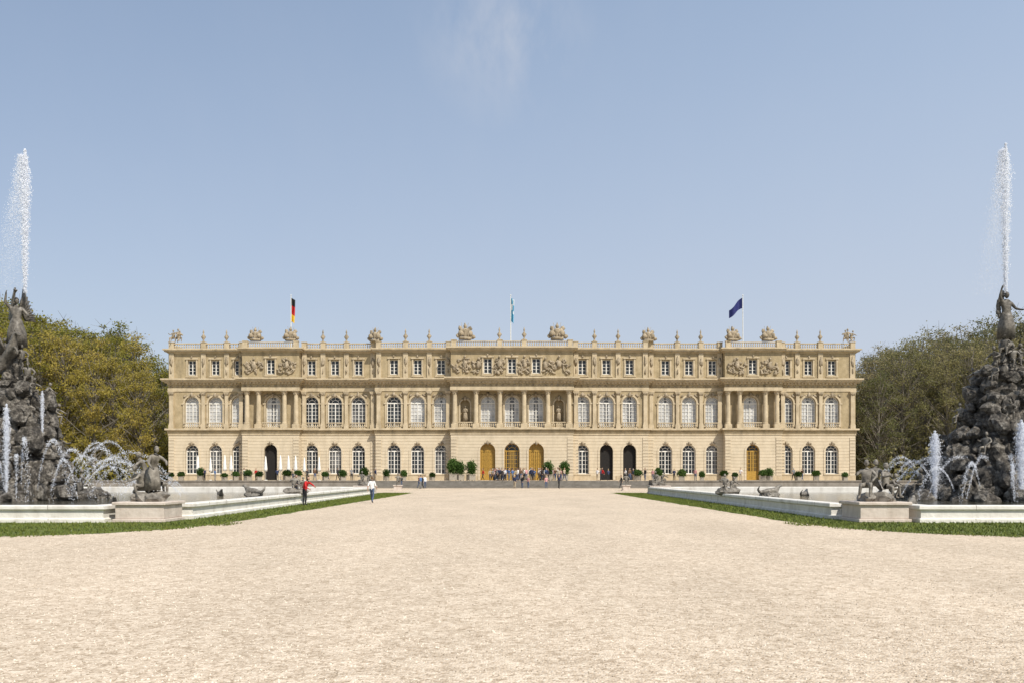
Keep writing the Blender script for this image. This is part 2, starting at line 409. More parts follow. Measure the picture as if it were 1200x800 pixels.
# ---------------------------------------------------------------- basins
WZ = .13
def offset_poly(pts, d):
    out = []; n = len(pts)
    for i in range(n):
        p0 = Vector(pts[i - 1]); p1 = Vector(pts[i]); p2 = Vector(pts[(i + 1) % n])
        e1 = (p1 - p0).normalized(); e2 = (p2 - p1).normalized()
        n1 = Vector((-e1.y, e1.x)); n2 = Vector((-e2.y, e2.x))
        b = (n1 + n2) / (1 + n1.dot(n2)); out.append(p1 + b * d)
    return out
def basin(sx):
    base = [(15.3, 32), (54.7, 32), (54.7, 34.6), (57.1, 34.6), (57.1, 80.4), (54.7, 80.4), (54.7, 83), (15.3, 83), (15.3, 80.4), (12.9, 80.4), (12.9, 34.6), (15.3, 34.6)]
    pts = [(x * sx, y) for x, y in base]
    if sx < 0: pts = pts[::-1]
    root = empty('fountain_basin', (0, 0, 0))
    prof = [(0, 0.0), (0, .14), (.07, .19), (.07, .46), (-.03, .52), (-.03, .63), (0.0, .66), (.62, .66), (.66, .62), (.66, .05)]
    mb = MB(); n = len(pts); vs = []
    for d, z in prof:
        vs += [(p.x, p.y, z) for p in offset_poly(pts, d)]
    fs = []
    for k in range(len(prof) - 1):
        for i in range(n):
            j = (i + 1) % n; fs.append((k * n + i, k * n + j, (k + 1) * n + j, (k + 1) * n + i))
    mb.add(vs, fs)
    mb.obj('stone_rim', [M_rim], root)
    jt = MB()   # thin open joints between the rim blocks
    y = 36.3
    while y < 79.5:
        a, b = sorted((sx * 12.868, sx * 13.5)); jt.box(a, b, y - .009, y + .009, .5, .6615); y += 2.2
    x = 17.4
    while x < 54:
        a, b = sorted((sx * (x - .008), sx * (x + .008))); jt.box(a, b, 31.968, 32.6, .5, .6615); jt.box(a, b, 31.998, 32.1, .02, .17); x += 2.2
    jt.obj('rim_joints', [M_step], root)
    w = MB(); ip = offset_poly(pts, .6)
    w.add([(p.x, p.y, WZ) for p in ip], [tuple(range(n))]); w.obj('water_surface', [M_water], root)
    pd = MB()
    for (px_, py_) in ((14.1, 33.2), (14.1, 82.0), (56, 33.1), (56, 82)):
        x = px_ * sx
        pd.box(x - 1.0, x + 1.0, py_ - 1.0, py_ + 1.0, 0.01, .14); pd.box(x - .92, x + .92, py_ - .92, py_ + .92, .14, .66)
        pd.box(x - 1.01, x + 1.01, py_ - 1.01, py_ + 1.01, .66, .78)
    o = pd.obj('corner_pedestals', [M_ped], root)
    bv = o.modifiers.new('b', 'BEVEL'); bv.width = .025; bv.segments = 2
    return root
B = {s: basin(s) for s in (-1, 1)}

FS_sit = figure('putto_seated', allm(M_lead), fat=1.15, **SIT)
FS_reach = figure('figure_reaching', allm(M_lead), fat=1.1, skirt=(1.0, .35, .25, 3), **REACH)
FS_crouch = figure('figure_crouching', allm(M_lead), fat=1.15, **CROUCH)
FS_lean = figure('figure_leaning', allm(M_lead), fat=1.1, skirt=(1.0, .2, .27, 3), **LEAN)
def creature(name):
    V = [(0, 0, .35), (.5, 0, .42), (.85, 0, .62), (1.05, 0, .85), (1.35, 0, .8), (-.5, .05, .3), (-.95, .2, .25), (-1.25, .1, .5), (-1.2, -.1, .85), (.55, .3, .2), (.8, .4, .02), (.55, -.3, .2), (.8, -.4, .02)]
    E = [(0, 1), (1, 2), (2, 3), (3, 4), (0, 5), (5, 6), (6, 7), (7, 8), (1, 9), (9, 10), (1, 11), (11, 12)]
    R = [.3, .28, .17, .15, .07, .24, .16, .1, .03, .1, .06, .1, .06]
    me = skin(V, E, R); me.materials.append(M_lead); me.name = name; return me
CR = creature('sea_beast')

def statue_group(name, loc, parts, s=1.0, plinth=True):
    r = empty(name, loc)
    if plinth:
        mb = MB()
        for k in range(7):
            a = k * .9; mb.rock((.35 * math.cos(a), .3 * math.sin(a), .12), (.42, .4, .22))
        mb.obj('rock_base', [M_lead], r)
    for i, (me, x, y, z, rz, sc) in enumerate(parts):
        place('part_%d' % (i + 1), me, (x, y, z), rz, sc, r)
    return r
statue_group('stone_statue_group', (-14.1, 33.2, .78), [(FS_lean, .12, 0, .2, .9, 1.12), (FS_crouch, -.35, -.05, .15, -.7, .95), (FS_sit, .1, .35, .25, 2.6, 1.0), (FS_lean, -.25, .25, .2, -1.2, 1.0)])
statue_group('stone_statue_group', (14.2, 33.2, .78), [(FS_sit, -.42, -.05, .15, -.5, 1.12), (FS_sit, .33, 0, .12, .6, 1.05), (FS_crouch, .0, .3, .2, 2.4, 1.1), (FS_crouch, .6, .1, .1, 1.0, .75)])
for sx in (-1, 1):
    statue_group('stone_statue_group', (14.1 * sx, 82.0, .78), [(FS_sit, -.3, 0, .1, -.4, 1.0), (FS_crouch, .35, 0, .1, .8, .95)])
    statue_group('stone_statue_group', (13.25 * sx, 52.5, .66), [(FS_sit, -.15, 0, .1, -.5 * sx, .85), (FS_crouch, .3, .1, .05, .7, .75)])
    statue_group('sea_beast_statue', (19.5 * sx, 64.5, WZ), [(CR, 0, 0, .15, 0.4 if sx > 0 else 2.7, .85)])
    for (x, y) in ((24, 70), (22, 47)):
        statue_group('sea_beast_statue', (x * sx, y, WZ - .1), [(CR, 0, 0, 0, 1.0 * sx, .7)], plinth=False)
for sx in (-1, 1):
    r = empty('garden_statue', (13.1 * sx, 98, 0)); mb = MB(); mb.box(-.5, .5, -.5, .5, 0.005, .12); mb.box(-.42, .42, -.42, .42, .12, .55); mb.box(-.5, .5, -.5, .5, .55, .65)
    mb.obj('pedestal', [M_ped], r); place('figure', FS_sit, (0, 0, .65), .3, 1.05, r)

# ---------------------------------------------------------------- rock fountains
def spray(mb, p, r, n, size=.035):
    for _ in range(n):
        d = Vector((random.gauss(0, 1), random.gauss(0, 1), random.gauss(0, 1))) * r * .5
        c = Vector(p) + d; s = size * random.uniform(.5, 1.3)
        a = random.random() * 6.28
        v = [c + Vector((s * math.cos(a + k * 2.09), s * math.sin(a + k * 2.09), -s * .6)) for k in range(3)] + [c + Vector((0, 0, s * 1.6))]
        mb.add(v, [(0, 2, 1), (0, 1, 3), (1, 2, 3), (2, 0, 3)])
def vjet(mb, x, y, z0, z1, w, n, drift=(-.6, 0), size=.035, fall=.5):
    H = z1 - z0
    for _ in range(n):
        t = random.random() ** .85
        z = z0 + H * t
        rad = w * (.10 + .36 * t) * (1 if t < .8 else max(.12, (1 - t) / .2))
        spray(mb, (x + random.gauss(0, rad * .4), y + random.gauss(0, rad * .4), z), .03, 1, size)
    for _ in range(int(n * fall)):
        k = random.random() ** 1.3; z = z0 + H * (.96 - .96 * k)
        dx = drift[0] * (k * .9 + .16) * random.uniform(.1, 1.3); rad = w * (.25 + .6 * k)
        spray(mb, (x + dx + random.gauss(0, rad * .35), y + drift[1] * k + random.gauss(0, rad * .35), z), .05, 1, size * (.75 - .35 * k))
def arc(mb, p0, p1, h, n, size=.03, spread=.06):
    p0 = Vector(p0); p1 = Vector(p1)
    for _ in range(n):
        t = random.random(); p = p0.lerp(p1, t); p.z += 4 * h * t * (1 - t)
        spray(mb, p, spread * (.3 + t), 1, size)

def feather_fan(mb, root, sg, ln, m=0):
    for k in range(12):
        a = math.radians(18 + k * 6); l2 = ln * (1 - .045 * k)
        base = root + Vector((-.05 * k, 0, -.03 * k))
        tip = base + Vector((-math.sin(a) * l2 * .8, sg * .35 * l2, math.cos(a) * l2))
        mb.tube([base, base.lerp(tip, .5) + Vector((0, 0, .05)), tip], (.09, .10, .05), 4, m)
def horse(name, mat):
    V = [(0, 0, 1.35), (.35, 0, 1.7), (.72, 0, 2.1), (.95, 0, 2.5), (1.05, 0, 2.82), (1.22, 0, 2.95), (1.5, 0, 2.72),
         (.12, .2, 1.1), (-.18, .22, .62), (0.0, .22, .16), (.1, .22, .02), (.12, -.2, 1.1), (-.18, -.22, .62), (0.0, -.22, .16), (.1, -.22, .02),
         (.88, .2, 1.85), (1.3, .22, 2.0), (1.38, .22, 1.62), (1.3, .22, 1.48), (.88, -.2, 1.85), (1.35, -.22, 2.15), (1.6, -.22, 1.85), (1.55, -.22, 1.7),
         (-.25, 0, 1.4), (-.5, 0, 1.15), (-.55, 0, .7)]
    E = [(0, 1), (1, 2), (2, 3), (3, 4), (4, 5), (5, 6), (0, 7), (7, 8), (8, 9), (9, 10), (0, 11), (11, 12), (12, 13), (13, 14), (2, 15), (15, 16), (16, 17), (17, 18), (2, 19), (19, 20), (20, 21), (21, 22), (0, 23), (23, 24), (24, 25)]
    R = [.31, .3, .3, .2, .15, .13, .07, .18, .08, .05, .07, .18, .08, .05, .07, .13, .08, .05, .065, .13, .08, .05, .065, .08, .09, .04]
    me = skin(V, E, R); mb = MB(); mb.v = [tuple(v.co) for v in me.vertices]; mb.f = [list(p.vertices) for p in me.polygons]; mb.m = [0] * len(mb.f)
    for sg in (-1, 1):
        feather_fan(mb, Vector((.5, sg * .22, 2.0)), sg, 1.1)
        mb.tube([(1.14, sg * .06, 3.0), (1.12, sg * .08, 3.18)], (.04, .008), 4)
    for k in range(6):
        t = k / 5; mb.blob((.82 + .28 * t, 0, 2.45 + .5 * t), (.1, .05, .14), 0, 1, .3)
    return mb.mesh(name, [mat], True)
HORSE = horse('winged_horse', M_bronze)
FB_wing = figure('winged_goddess', allm(M_bronze), fat=1.1, skirt=(1.05, .1, .32, 3), wings=True, **REACH)
FB_god = figure('standing_goddess', allm(M_bronze), fat=1.1, skirt=(1.05, .08, .30, 3), **REACH)
FB_sit = figure('bronze_seated', allm(M_bronze), fat=1.15, **SIT)
FB_crouch = figure('bronze_crouching', allm(M_bronze), fat=1.15, **CROUCH)

def mound(mb, levels):
    zt = levels[-1][0]
    def rad(z):
        for (a, b), (c, d) in zip(levels[:-1], levels[1:]):
            if a <= z <= c: return b + (d - b) * (z - a) / (c - a)
        return levels[-1][1]
    mb.lathe(0, 0, 0, [(max(.3, r - .55), z) for z, r in levels], 14, 0, lambda a, k: 1 + .12 * math.sin(a * 3 + k))
    z = .1
    while z < zt:
        r = rad(z); n = int(2 * math.pi * r / .72) + 2; a0 = random.random() * 6
        for i in range(n):
            a = a0 + 2 * math.pi * i / n + random.uniform(-.2, .2)
            s = random.choice((.28, .35, .5, .62, .8)) * random.uniform(.85, 1.15) * (1 - .25 * z / zt)
            rr = r - .32 + random.uniform(-.4, .35) + .25 * math.sin(a * 5 + z)
            mb.rock((rr * math.cos(a), rr * math.sin(a), z + random.uniform(-.3, .3)), (s * random.uniform(.8, 1.2), s * random.uniform(.8, 1.3), s * random.uniform(.7, 1.35)))
        z += random.uniform(.4, .55)
    return rad
FY = 58.0
def fountain(name, cx, levels, kind):
    r0 = empty(name, (cx, FY, WZ - .03)); mb = MB(); rad = mound(mb, levels)
    for i in range(26):
        a = random.random() * 6.28; rr = levels[0][1] + random.uniform(0, 1.5)
        s = random.uniform(.3, .7); mb.rock((rr * math.cos(a), rr * math.sin(a), random.uniform(0, .3)), (s * 1.3, s * 1.2, s))
    zt = levels[-1][0]
    mb.obj('rock_mound', [M_rock], r0, smooth=False)
    k = 0
    for z, cnt, sc in ((.5, 8, 1.25), (3.0, 6, 1.15), (5.2, 5, 1.1), (zt - .7, 4, 1.05)):
        for i in range(cnt):
            a = 2 * math.pi * i / cnt + z * 1.3; rr = rad(z) + (.5 if z < 1 else .05)
            me = [FS_sit, FB_crouch, FS_crouch, FB_sit][k % 4]; k += 1
            place('figure_%d' % k, me, (rr * math.cos(a), rr * math.sin(a), z), a + math.pi / 2 + random.uniform(-.5, .5), sc, r0)
    core = MB()
    if kind == 'fama':
        for i in range(14):
            t = i / 13; core.rock((-.2 + .3 * math.sin(i * 2), .2 * math.cos(i * 3), zt - .2 + t * 3.1), (.85 - .45 * t, .8 - .45 * t, .5))
        core.obj('rock_core', [M_rock], r0)
        place('winged_horse', HORSE, (-.55, -.6, zt + .1), -.45, 1.2, r0)
        place('winged_goddess', FB_wing, (.0, .05, zt + 2.7), .3, 1.95, r0)
        tr = MB(); tr.tube([(-.1, -.3, zt + 5.9), (.15, -.45, zt + 6.4), (.25, -.5, zt + 6.65)], (.03, .05, .14), 8); tr.obj('trumpet', [M_bronze], r0)
        place('figure_a', FB_sit, (.95, -.3, zt + .2), .6, 1.3, r0); place('figure_b', FB_crouch, (-.95, .3, zt + .5), -1.2, 1.3, r0)
        place('figure_c', FB_sit, (-.5, -.4, zt + 1.9), -.4, 1.15, r0); place('figure_d', FB_sit, (.5, -.2, zt + 1.5), .8, 1.15, r0)
    else:
        for i in range(8):
            t = i / 7; core.rock((.15 * math.sin(i * 2), .15 * math.cos(i * 3), zt - .2 + t * 1.7), (.9 - .45 * t, .85 - .4 * t, .45))
        core.obj('rock_core', [M_rock], r0)
        wh = MB()
        pts = [(.55 * math.cos(a), 0, .55 * math.sin(a)) for a in np.linspace(0, 2 * math.pi, 25)]
        wh.tube(pts, .06, 6)
        for a in np.linspace(0, math.pi, 5)[:-1]:
            wh.tube([(-.54 * math.cos(a), 0, -.54 * math.sin(a)), (.54 * math.cos(a), 0, .54 * math.sin(a))], .03, 5)
        wh.obj('wheel', [M_bronze], r0, loc=(.7, -.2, zt + 1.25))
        gb = MB(); gb.lathe(0, 0, 0, [(.05, 0), (.38, .15), (.5, .42), (.4, .72), (.1, .88)], 14); gb.obj('globe', [M_bronze], r0, True, loc=(0, 0, zt + 1.45))
        place('goddess', FB_god, (0, 0, zt + 2.25), .2, 1.85, r0)
        cl = MB()
        for i in range(9):
            t = i / 8; cl.blob((-.1 - .35 * math.sin(t * 3), .15, zt + 3.5 + 2.0 * t), (.2, .12, .24), 0, 1, .3)
        cl.obj('billowing_cloth', [M_bronze], r0, True)
        place('figure_a', FB_sit, (.75, -.3, zt + .3), .8, 1.35, r0); place('figure_b', FB_crouch, (-.8, -.2, zt + .2), -1.0, 1.3, r0)
        place('figure_c', FB_sit, (-.3, -.35, zt + 1.2), -.7, 1.15, r0); place('figure_d', FB_sit, (.1, -.6, zt + .4), 0, 1.2, r0)
    return r0
fl = fountain('rock_fountain', -33.7, [(0, 3.7), (2.0, 3.0), (5.0, 2.35), (7.5, 1.9)], 'fama')
fr = fountain('rock_fountain', 33.6, [(0, 5.2), (1.9, 4.4), (3.8, 3.4), (6.2, 2.5), (8.5, 1.6)], 'fortuna')
wl = MB()
vjet(wl, .6, 0, 14.0, 23.8, 1.15, 6500, (-1.6, 0), .031, 1.2)
vjet(wl, 1.6, -3.8, .1, 6.2, .7, 1900, (-.2, 0), .032, .7); vjet(wl, 2.6, -1.5, 3.8, 7.2, .4, 700, (-.1, 0), .028, .3)
for a in np.linspace(-2.8, 1.3, 19):
    rr = 4.0; c, s = math.cos(a), math.sin(a); ln = random.uniform(4.2, 6.5)
    arc(wl, (rr * c, rr * s, .7), ((rr + ln) * c, (rr + ln) * s, .1), random.uniform(2.2, 3.8), 480, .025, .16)
    a2 = a + random.uniform(-.1, .1); c, s = math.cos(a2), math.sin(a2)
    arc(wl, ((rr + 6.9) * c, (rr + 6.9) * s, .3), ((rr + 2.4) * c, (rr + 2.4) * s, .1), random.uniform(1.5, 2.8), 330, .022, .14)
wl.obj('water_jets', [M_spray], fl)
wr = MB()
vjet(wr, -.05, 0, 13.9, 24.2, 1.15, 6500, (-1.4, 0), .031, 1.2)
vjet(wr, -1.9, -4.9, .1, 5.1, 1.1, 3300, (.1, 0), .032, .8)
vjet(wr, -5.6, -1.5, .1, 4.6, 1.1, 3000, (.1, 0), .032, .8)
for a in np.linspace(2.2, 5.6, 11):
    c, s = math.cos(a), math.sin(a)
    arc(wr, (5.0 * c, 5.0 * s, .6), (8.4 * c, 8.4 * s, .1), random.uniform(1.5, 2.6), 430, .024, .14)
    arc(wr, (7.5 * c, 7.5 * s, .2), (3.6 * c, 3.6 * s, 2.6), 1.2, 400, .022, .14)
wr.obj('water_jets', [M_spray], fr)

# ---------------------------------------------------------------- palace
def X(px): return (px - 600) / 7.8125
PAL = empty('baroque_palace', (0, 128, 1.0))
PAL_off = Vector((0, -128, -1.0))
def pobj(mb, name, mats, smooth=False):
    o = mb.obj(name, mats, PAL, smooth); o.location = PAL_off; return o
walls = MB(); trim = MB(); orn = MB(); frames = MB(); panes = MB()
WM = [M_cream, M_ochre, M_trim]
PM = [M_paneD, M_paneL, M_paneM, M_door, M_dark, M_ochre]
def wall_open(x0, x1, z0, z1, y, op, m, mat_p, depth=.48, style='grid'):
    cx, hw, zb, zs, arch = op
    walls.quad((x0, y, z0), (cx - hw, y, z0), (cx - hw, y, z1), (x0, y, z1), m)
    walls.quad((cx + hw, y, z0), (x1, y, z0), (x1, y, z1), (cx + hw, y, z1), m)
    if zb > z0 + .01: walls.quad((cx - hw, y, z0), (cx + hw, y, z0), (cx + hw, y, zb), (cx - hw, y, zb), m)
    n = 14 if arch else 1
    P = [(cx - hw * math.cos(math.pi * i / n), zs + hw * math.sin(math.pi * i / n)) for i in range(n + 1)] if arch else [(cx - hw, zs), (cx + hw, zs)]
    for (xa, za), (xb, zb2) in zip(P[:-1], P[1:]):
        walls.quad((xa, y, za), (xb, y, zb2), (xb, y, z1), (xa, y, z1), m)
        walls.quad((xa, y, za), (xb, y, zb2), (xb, y + depth, zb2), (xa, y + depth, za), m)
    for sx in (-1, 1):
        walls.quad((cx + sx * hw, y, zb), (cx + sx * hw, y, zs), (cx + sx * hw, y + depth, zs), (cx + sx * hw, y + depth, zb), m)
    walls.quad((cx - hw, y, zb), (cx + hw, y, zb), (cx + hw, y + depth, zb), (cx - hw, y + depth, zb), m)
    yp = y + depth
    top = zs + (hw if arch else 0)
    if mat_p == 1 and arch:   # curtain leaves, some of them parted
        g_ = random.choice((0, .1, .16, .3))
        if g_ == 0: panes.quad((cx - hw - .05, yp, zb - .05), (cx + hw + .05, yp, zb - .05), (cx + hw + .05, yp, top + .05), (cx - hw - .05, yp, top + .05), 1)
        else:
            for xa, xb, mm in ((cx - hw - .05, cx - g_, 1), (cx - g_, cx + g_, 2), (cx + g_, cx + hw + .05, 1)):
                panes.quad((xa, yp, zb - .05), (xb, yp, zb - .05), (xb, yp, top + .05), (xa, yp, top + .05), mm)
    else:
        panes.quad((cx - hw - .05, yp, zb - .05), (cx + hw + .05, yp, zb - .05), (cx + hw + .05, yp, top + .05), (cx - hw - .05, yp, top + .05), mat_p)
    if style == 'none': return
    fm = 1 if style == 'door' else 0
    yf0 = yp - .1; yf1 = yp - .03
    frames.box(cx - hw, cx - hw + .11, yf0, yf1, zb, zs, fm); frames.box(cx + hw - .11, cx + hw, yf0, yf1, zb, zs, fm)
    frames.box(cx - hw + .11, cx + hw - .11, yf0 - .003, yf1, zb, zb + .13, fm)
    frames.box(cx - .065, cx + .065, yf0 - .01, yf1, zb + .13, zs - .08, fm)
    frames.box(cx - hw, cx + hw, yf0 - .015, yf1, zs - .08, zs + .09, fm)
    rows = max(2, int(round((zs - zb) / .62)))
    for k in range(1, rows):
        z = zb + .13 + (zs - zb - .2) * k / rows
        frames.box(cx - hw + .11, cx + hw - .11, yf0 + .03, yf1 - .004, z - .028, z + .028, fm)
    if hw > .8:
        for q in (-.5, .5):
            frames.box(cx + q * hw - .028, cx + q * hw + .028, yf0 + .02, yf1 - .006, zb + .13, zs - .08, fm)
    if arch:
        for f1, f2 in ((1, .88), (.52, .45)):
            for i in range(12):
                a = math.pi * i / 12; b = math.pi * (i + 1) / 12
                frames.quad(*[(cx - hw * f * math.cos(q), yf0, zs + hw * f * math.sin(q)) for f, q in ((f1, a), (f1, b), (f2, b), (f2, a))], fm)
        for a in (math.pi * .25, math.pi * .5, math.pi * .75):
            d = Vector((-math.cos(a), 0, math.sin(a))); p = Vector((-d.z, 0, d.x)) * .03
            c0 = Vector((cx, yf0 + .01, zs)); frames.quad(c0 + d * hw * .5 - p, c0 + d * hw * .92 - p, c0 + d * hw * .92 + p, c0 + d * hw * .5 + p, fm)
    if style == 'door':
        frames.box(cx - hw + .11, cx + hw - .11, yf0 + .012, yf1 - .008, zb + .13, zb + 1.3, 1)
        for q in (-.75, -.25, .25, .75): frames.box(cx + q * hw - .07, cx + q * hw + .07, yf0 + .005, yf1 - .009, zb + 1.3, zs - .08, 1)
def archivolt(cx, hw, zb, zs, y, w, pr, m=2, mb=trim):
    n = 14
    for i in range(n):
        a = math.pi * i / n; b = math.pi * (i + 1) / n
        c = [(cx - r * math.cos(q), zs + r * math.sin(q)) for r, q in ((hw, a), (hw, b), (hw + w, b), (hw + w, a))]
        vs = [(x, y - pr, z) for x, z in c] + [(x, y + .02, z) for x, z in c]
        mb.add(vs, [(0, 1, 2, 3), (2, 3, 7, 6), (0, 1, 5, 4)], m)
    for sx in (-1, 1):
        xa, xb = sorted((cx + sx * hw, cx + sx * (hw + w)))
        mb.box(xa, xb, y - pr, y + .02, zb, zs, m)
def keystone(cx, z, y, s=1.0):
    orn.blob((cx, y - .18, z), (.2 * s, .16, .34 * s), 0, 2, .35)
    for sx in (-1, 1):
        orn.blob((cx + sx * .3 * s, y - .1, z - .05), (.24 * s, .09, .13 * s), 0, 1, .4)
def pilaster(cx, y, z0, z1, w=.62, pr=.3, m=2):
    trim.box(cx - w / 2 - .1, cx + w / 2 + .1, y - pr - .1, y + .01, z0, z0 + .55, m)
    trim.box(cx - w / 2 - .05, cx + w / 2 + .05, y - pr - .05, y + .01, z0 + .55, z0 + .75, m)
    trim.box(cx - w / 2, cx + w / 2, y - pr, y + .01, z0 + .75, z1 - .62, m)
    for k in range(3):
        e = .02 + .06 * k; trim.box(cx - w / 2 - e, cx + w / 2 + e, y - pr - e, y + .01, z1 - .62 + .17 * k, z1 - .62 + .17 * (k + 1), m)
    for sx in (-1, 0, 1):
        orn.blob((cx + sx * w * .42, y - pr - .08, z1 - .38), (.11, .07, .22), 0, 1, .3)
    trim.box(cx - w / 2 - .2, cx + w / 2 + .2, y - pr - .18, y + .01, z1 - .11, z1, m)
def column(cx, cy, z0, z1, r=.36):
    trim.box(cx - r - .14, cx + r + .14, cy - r - .14, cy + r + .14, z0, z0 + .6, 2)
    trim.lathe(cx, cy, z0 + .6, [(r + .12, 0), (r + .12, .08), (r + .03, .14), (r + .08, .2), (r, .27)], 16, 2)
    H = z1 - z0 - .6 - .27 - .62
    trim.lathe(cx, cy, z0 + .87, [(r, 0), (r * .99, H * .33), (r * .86, H)], 16, 2)
    trim.lathe(cx, cy, z1 - .62, [(r * .86, 0), (r * .95, .1), (r * 1.02, .3), (r * 1.3, .48)], 16, 2)
    for i in range(8):
        a = i * math.pi / 4; orn.blob((cx + r * math.cos(a), cy + r * math.sin(a), z1 - .36), (.1, .1, .2), 0, 1, .3)
    trim.box(cx - r - .13, cx + r + .13, cy - r - .13, cy + r + .13, z1 - .14, z1, 2)
BALP = [(.075, 0), (.05, .06), (.11, .25), (.045, .5), (.075, .6)]
def balustrade(mb, x0, x1, y, z, h=.85, step=.34, m=0, d=.13):
    mb.box(x0, x1, y - d, y + d, z, z + .13, m); mb.box(x0, x1, y - d - .03, y + d + .03, z + h - .14, z + h, m)
    n = max(1, int((x1 - x0) / step)); k = (h - .27) / .6
    for i in range(n):
        mb.lathe(x0 + (i + .5) * (x1 - x0) / n, y, z + .13, [(r, q * k) for r, q in BALP], 6, m)
def relief(x0, x1, y, z0, z1, n=26):
    for _ in range(n):
        x = random.uniform(x0, x1); u = (x - (x0 + x1) / 2) / ((x1 - x0) / 2)
        z = z0 + (z1 - z0) * random.random() * (1 - .35 * abs(u))
        a = random.random() * 3.14; R = Matrix.Rotation(a, 3, 'Y')
        orn.blob((x, y - .1, z), (random.uniform(.1, .2), random.uniform(.1, .2), random.uniform(.2, .45)), 0, 1, .4, R)
    xm = (x0 + x1) / 2
    orn.blob((xm, y - .18, (z0 + z1) / 2 + .1), (.36, .2, .6), 0, 2, .3); orn.blob((xm, y - .25, z1 - .1), (.18, .18, .22), 0, 2, .1)

Z0, ZG, ZB, ZP, ZE, ZA0, ZA1, ZC, ZT = 1.0, 7.75, 8.75, 14.3, 15.55, 16.2, 20.0, 20.62, 21.5
YB = 129.2
def section(x0, x1, yg, yu, ya, wins, kind, e, ends):
    xs = [w[0] for w in wins if w[1] is not None]
    bd = [x0] + [(a + b) / 2 for a, b in zip(xs[:-1], xs[1:])] + [x1]
    for i, w in enumerate([w for w in wins if w[1] is not None]):
        g = w[1]; door = g[1] in ('door', 'open')
        zb = Z0 + .05 if door else 1.95
        hw = 1.12 if kind == 'E' else .98
        op = (w[0], hw, zb, 5.35, True)
        wall_open(bd[i], bd[i + 1], Z0, ZG, yg, op, 0, g[0], .55, {'door': 'door', 'open': 'none'}.get(g[1], 'grid'))
        archivolt(w[0], hw, zb, 5.35, yg, .3, .07, 0, trim); keystone(w[0], 6.55, yg, .9)
        if not door: trim.box(w[0] - hw - .3, w[0] + hw + .3, yg - .16, yg + .05, zb - .2, zb - .003, 2)
    for xx in (x0, x1):
        walls.quad((xx, yg, Z0), (xx, YB, Z0), (xx, YB, ZG), (xx, yg, ZG), 0)
    prev = x0
    for w in [w for w in wins if w[1] is not None]:
        if w[1][1] in ('door', 'open'):
            trim.box(prev, w[0] - 1.45, yg - .1, yg + .02, Z0, Z0 + .7, 2); prev = w[0] + 1.45
    trim.box(prev, x1, yg - .1, yg + .02, Z0, Z0 + .7, 2)
    for xx in (x0 + .45, x1 - .45):
        z = Z0 + .72
        while z < ZG - .35:
            trim.box(xx - .42, xx + .42, yg - .09, yg + .01, z, z + .41, 0); z += .48
    def course(z0, z1, y, p, m=2):
        xa = x0 - (p if ends[0] else 0); xb = x1 + (p if ends[1] else 0)
        trim.box(xa, xb, y - p, YB, z0 + e, z1 + e, m)
    course(ZG, ZG + .3, yg, .08); course(ZG + .3, ZG + .75, yg, .16, 1); course(ZG + .75, ZB, yg, .45)
    xs = [w[0] for w in wins]; bd = [x0] + [(a + b) / 2 for a, b in zip(xs[:-1], xs[1:])] + [x1]
    for i, w in enumerate(wins):
        if w[2] == 'niche':
            op = (w[0], .72, ZB + .6, 12.3, True)
            wall_open(bd[i], bd[i + 1], ZB, ZP, yu, op, 1, 5, .7, 'none'); archivolt(w[0], .72, ZB + .6, 12.3, yu, .2, .1)
            trim.box(w[0] - .45, w[0] + .45, yu - .25, yu + .6, ZB + .05, ZB + .95, 2)
            keystone(w[0], 13.2, yu)
        else:
            op = (w[0], 1.08, ZB + .25, 12.5, True)
            wall_open(bd[i], bd[i + 1], ZB, ZP, yu, op, 1, w[2]); archivolt(w[0], 1.08, ZB + .25, 12.5, yu, .24, .12)
            keystone(w[0], 13.75, yu, 1.1)
            trim.box(w[0] - 1.5, w[0] - 1.06, yu - .18, yu + .02, 12.36, 12.56, 2); trim.box(w[0] + 1.06, w[0] + 1.5, yu - .18, yu + .02, 12.36, 12.56, 2)
            if kind in 'ACD': balustrade(trim, w[0] - 1.12, w[0] + 1.12, yu - .2, ZB + .005, .9, .3, 2, .1)
            for sx in (-1, 1): orn.blob((w[0] + sx * 1.05, yu - .08, 13.65), (.34, .1, .2), 0, 1, .5, Matrix.Rotation(sx * .7, 3, 'Y'))
    for xx in (x0, x1): walls.quad((xx, yu, ZB), (xx, YB, ZB), (xx, YB, ZP), (xx, yu, ZP), 1)
    mids = bd[1:-1]
    if kind in 'ACD':
        for mx in mids: pilaster(mx, yu, ZB, ZP, .5)
        for a, b in ((x0, 1), (x1, -1)):
            pilaster(a + b * .5, yu, ZB, ZP, .56)
    course(ZP, ZP + .5, ya, .1); course(ZP + .5, ZE - .25, ya, .04, 1); course(ZE - .25, ZE, ya, .14)
    course(ZE, ZE + .2, ya, .48); course(ZE + .2, ZE + .42, ya, .75); course(ZE + .42, ZA0, ya, .92)
    n = int((x1 - x0) / .5)
    for i in range(n):
        xx = x0 + (i + .5) * (x1 - x0) / n; trim.box(xx - .12, xx + .12, ya - .4, ya - .12, ZE - .19, ZE + .001, 2)
    for i in range(int((x1 - x0) / .9)):
        xx = x0 + (i + .5) * .9; orn.blob((xx, ya - .08, ZP + .72), (.2, .07, .12), 0, 1, .5)
    xa_ = [w[0] for w in wins if w[2] != 'niche']; bd2 = [x0] + [(a + b) / 2 for a, b in zip(xa_[:-1], xa_[1:])] + [x1]
